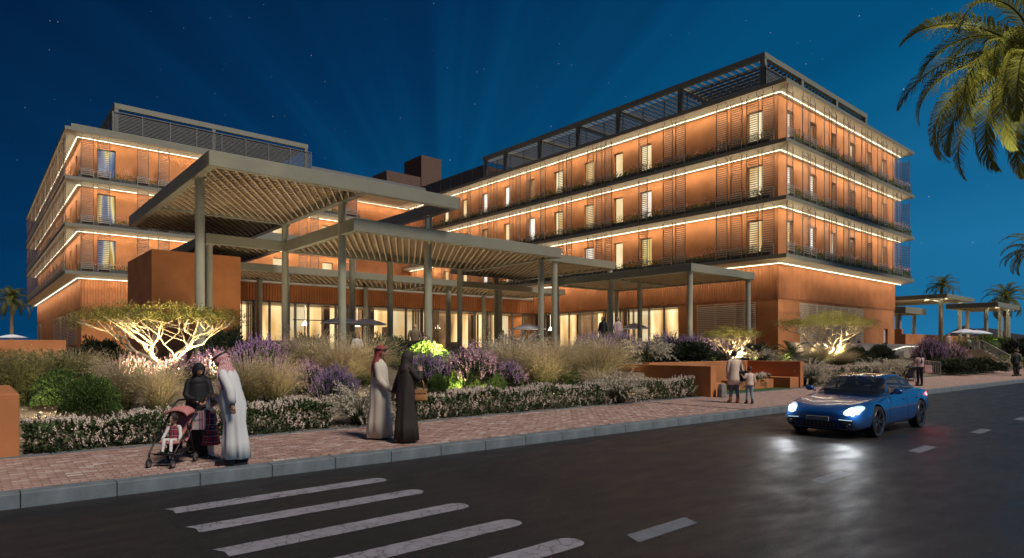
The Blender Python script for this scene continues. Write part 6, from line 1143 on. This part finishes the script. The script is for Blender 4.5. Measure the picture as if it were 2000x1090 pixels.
        l = bpy.data.lights.new('headlight_beam', 'SPOT'); l.energy = 55; l.color = (.90, .95, 1); l.spot_size = R(60); l.spot_blend = .6; l.shadow_soft_size = .05; o = bpy.data.objects.new('headlight_beam', l); S.collection.objects.link(o); o.location = (OX + px(sg * .62, .6) - .10, OY + sg * .62, .60); o.rotation_euler = Vector((-1, 0, -.24)).to_track_quat('-Z', 'Y').to_euler(); l = bpy.data.lights.new('headlamp_spill', 'POINT'); l.energy = 9; l.color = (.95, .93, .9); l.shadow_soft_size = .06; o = bpy.data.objects.new('headlamp_spill', l); S.collection.objects.link(o); o.location = (OX + px(sg * .66, .6) - .14, OY + sg * .74, .62)
        # flank: mirror, handles, seams, tail lamp
        b = MB(); b.ball((1.80, sg * .985, .965), (.07, .105, .065), 14); b.tube([(1.78, sg * .84, .905), (1.79, sg * .93, .945)], [.028, .02], 8); b.build('mirror', PAINTC, P, True, local=True)
        for x in (2.62, 3.42): b = MB(); y = py(x, .76, sg); b.tube([(x - .09, y + sg * .002, .755), (x - .06, y + sg * .02, .76), (x + .06, y + sg * .02, .765), (x + .09, y + sg * .002, .765)], .012, 8); b.build('door_handle', PAINTC, P, True, local=True)
        b = MB()
        for line in ([(1.62, .30), (1.60, .6), (1.68, .85)], [(2.78, .24), (2.80, .6), (2.80, .86)], [(3.38, .48), (3.55, .70), (3.60, .86)], [(1.62, .25), (2.2, .23), (2.78, .23), (3.2, .25)]):
            for p, q in zip(line[:-1], line[1:]):
                for t in range(6): a, c = [(p[0] + (q[0] - p[0]) * f, p[1] + (q[1] - p[1]) * f) for f in (t / 6, (t + 1) / 6)]; b.bar((a[0], py(*a, sg) + sg * .001, a[1]), (c[0], py(*c, sg) + sg * .001, c[1]), .007, .004)
        b.build('door_seam', BLK, P, local=True); b = MB(); x0 = 4.42
        for t in range(5): a, c = x0 + .055 * t, x0 + .055 * (t + 1); b.face([(a, py(a, .80, sg) + sg * .006, .80), (c, py(c, .80, sg) + sg * .006, .80), (c, py(c, .845, sg) + sg * .006, .845), (a, py(a, .845, sg) + sg * .006, .845)])
        b.build('tail_light', RED, P, local=True)
        pass
    front_patch('splitter', quad((-.60, .20), (.60, .20), (.62, .222), (-.62, .222)), ALLOY, .012, n=14)
    l = bpy.data.lights.new('tail_light_glow', 'POINT'); l.energy = 5; l.color = (1, .06, .06); l.shadow_soft_size = .05; o = bpy.data.objects.new('tail_light_glow', l); S.collection.objects.link(o); o.location = (OX + 4.72, OY - .82, .82)
    b = MB(); x = px(0, .42) - .02; b.box(x - .012, x, -.235, .235, .365, .465); bevel(b.build('number_plate', PLATE, P, local=True), .006, 2)
    # cabin
    gs = [(1.40, .64, .868, .60, .872, .50, .876, .88), (1.62, .72, .88, .68, .93, .58, .975, .985), (1.88, .765, .89, .71, .99, .60, 1.095, 1.115), (2.25, .775, .90, .70, 1.09, .565, 1.245, 1.275), (2.6, .775, .91, .695, 1.12, .555, 1.30, 1.335), (3.05, .76, .92, .685, 1.115, .545, 1.29, 1.33), (3.5, .73, .935, .65, 1.085, .51, 1.225, 1.265), (3.9, .66, .945, .58, 1.03, .45, 1.12, 1.155), (4.3, .56, .945, .48, .975, .36, 1.0, 1.02), (4.5, .48, .935, .40, .94, .30, .945, .95)]
    xs = np.concatenate([np.linspace(1.40, 4.5, 187)]); A = np.array(gs); col = [np.interp(xs, A[:, 0], A[:, k]) for k in range(1, 8)]
    for c in col:
        for _ in range(22): c[1:-1] = (c[:-2] + 2 * c[1:-1] + c[2:]) / 4
    rows = []
    for i, x in enumerate(xs):
        w0, z0, w1, z1, w2, z2, zc = [c[i] for c in col]; h = []
        for t in np.linspace(0, 1, 41): h.append((w0 * (1 - t) ** 2 + 2 * w1 * t * (1 - t) + w2 * t * t + .04 * t * (1 - t), z0 + (z2 - z0) * t))
        for t in np.linspace(.12, 1, 8): a = math.pi / 2 * t; h.append((w2 * math.cos(a), z2 + (zc - z2) * math.sin(a)))
        rows.append([(x, y, z) for y, z in h] + [(x, -y, z) for y, z in h[:-1][::-1]])
    parts = {}; n = len(rows[0]); half = n // 2
    for i in range(len(rows) - 1):
        x = (xs[i] + xs[i + 1]) / 2
        for j in range(n - 1):
            q = min(j, n - 2 - j); top = q >= 41; xw = 1.60 + .60 * (q / 40)
            if top: k = 'windscreen' if x < 2.24 else 'roof_panel' if 2.32 < x < 3.30 and q >= 42 else 'rear_window' if 3.45 < x < 4.25 and q >= 42 else 'cabin'
            elif x < xw and q >= 5: k = 'windscreen'
            elif 2 <= q <= 37 and xw + .07 < x < 3.95 - .45 * (q / 40): k = 'window_trim' if q <= 3 or q >= 36 or 2.75 < x < 2.84 or x < xw + .09 else 'side_window'
            else: k = 'cabin'
            parts.setdefault((k, j < n / 2, x > 2.8) if k in ('side_window', 'window_trim') else (k, 0, 0), MB()).face([rows[i][j], rows[i + 1][j], rows[i + 1][j + 1], rows[i][j + 1]])
    for k, v in parts.items():
        if v.f:
            k = k[0]; o = v.build(k, {'cabin': PAINTC, 'windscreen': GL, 'rear_window': GL, 'side_window': GL, 'roof_panel': ROOFG, 'window_trim': BLK}[k], P, True, local=True); w = o.data; bm = bmesh.new(); bm.from_mesh(w); bmesh.ops.remove_doubles(bm, verts=bm.verts, dist=.0005); bmesh.ops.recalc_face_normals(bm, faces=bm.faces); bm.to_mesh(w); bm.free()
    b = MB(); b.box(1.75, 2.05, -.62, .62, .89, .97); b.build('dashboard', BLK, P, local=True); b = MB(); b.rings([[(2.12 + .0 * math.cos(t), .34 + .16 * math.cos(t), 1.0 + .14 * math.sin(t)), (2.13, .34 + .13 * math.cos(t), 1.0 + .11 * math.sin(t))] for t in [2 * math.pi * j / 20 for j in range(21)]], closed=False, cap=False); b.build('steering_wheel', BLK, P, local=True)
    for sg in (-1, 1): b = MB(); b.rings([[(x + .10 * t, sg * .34 + hw * c, z) for c, t in ((-1, 0), (-.5, -.3), (.5, -.3), (1, 0), (.5, 1), (-.5, 1))] for x, hw, z in ((2.48, .22, .90), (2.55, .22, 1.02), (2.60, .15, 1.08), (2.61, .12, 1.10), (2.64, .11, 1.20), (2.66, .07, 1.23))]); b.build('seat', SEATM, P, True, local=True)
    b = MB(); b.ball((2.10, 0, 1.185), (.02, .11, .03), 10); b.build('rear_view_mirror', BLK, P, True, local=True)
    # wheels
    r = .335; wm = MB(); prof = [(.268, -.095), (.305, -.108), (.328, -.10), (r, -.07), (r, .07), (.328, .10), (.305, .108), (.268, .095)]; k = 40
    wm.rings([[(q * math.cos(2 * math.pi * j / k), y, q * math.sin(2 * math.pi * j / k)) for j in range(k)] for q, y in prof + prof[:1]], cap=False); tm = wm.mesh('wheel', TYRE, True); rm = MB(); rm.rings([[(q * math.cos(2 * math.pi * j / k), y, q * math.sin(2 * math.pi * j / k)) for j in range(k)] for q, y in ((.272, -.09), (.264, -.104), (.248, -.095), (.24, .08), (.272, .08), (.272, -.09))], cap=False)
    for s_ in range(5):
        for dd in (-.17, .17): a = s_ * 2 * math.pi / 5 + .3; rm.bar((.04 * math.cos(a), -.085, .04 * math.sin(a)), (.252 * math.cos(a + dd), -.092, .252 * math.sin(a + dd)), .024, .022, up=(0, 1, 0))
    rm.rings([[(q * math.cos(2 * math.pi * j / 16), y, q * math.sin(2 * math.pi * j / 16)) for j in range(16)] for q, y in ((.048, -.07), (.045, -.10), (.01, -.105))]); rim = rm.mesh('rim', ALLOY); dm = MB(); dm.rings([[(q * math.cos(2 * math.pi * j / 24), y, q * math.sin(2 * math.pi * j / 24)) for j in range(24)] for q, y in ((.16, -.03), (.16, -.02), (.02, -.02))]); disc = dm.mesh('brake_disc', CHROME)
    for x in (.95, 3.66):
        for sg in (-1, 1): o = link('wheel', tm, P, True); o.location = (x, sg * .795, r); o.rotation_euler = (0, .3 * x, 0) if sg < 0 else (0, .3 * x, math.pi); link('rim', rim, o, True); link('brake_disc', disc, o, True)
build_car()
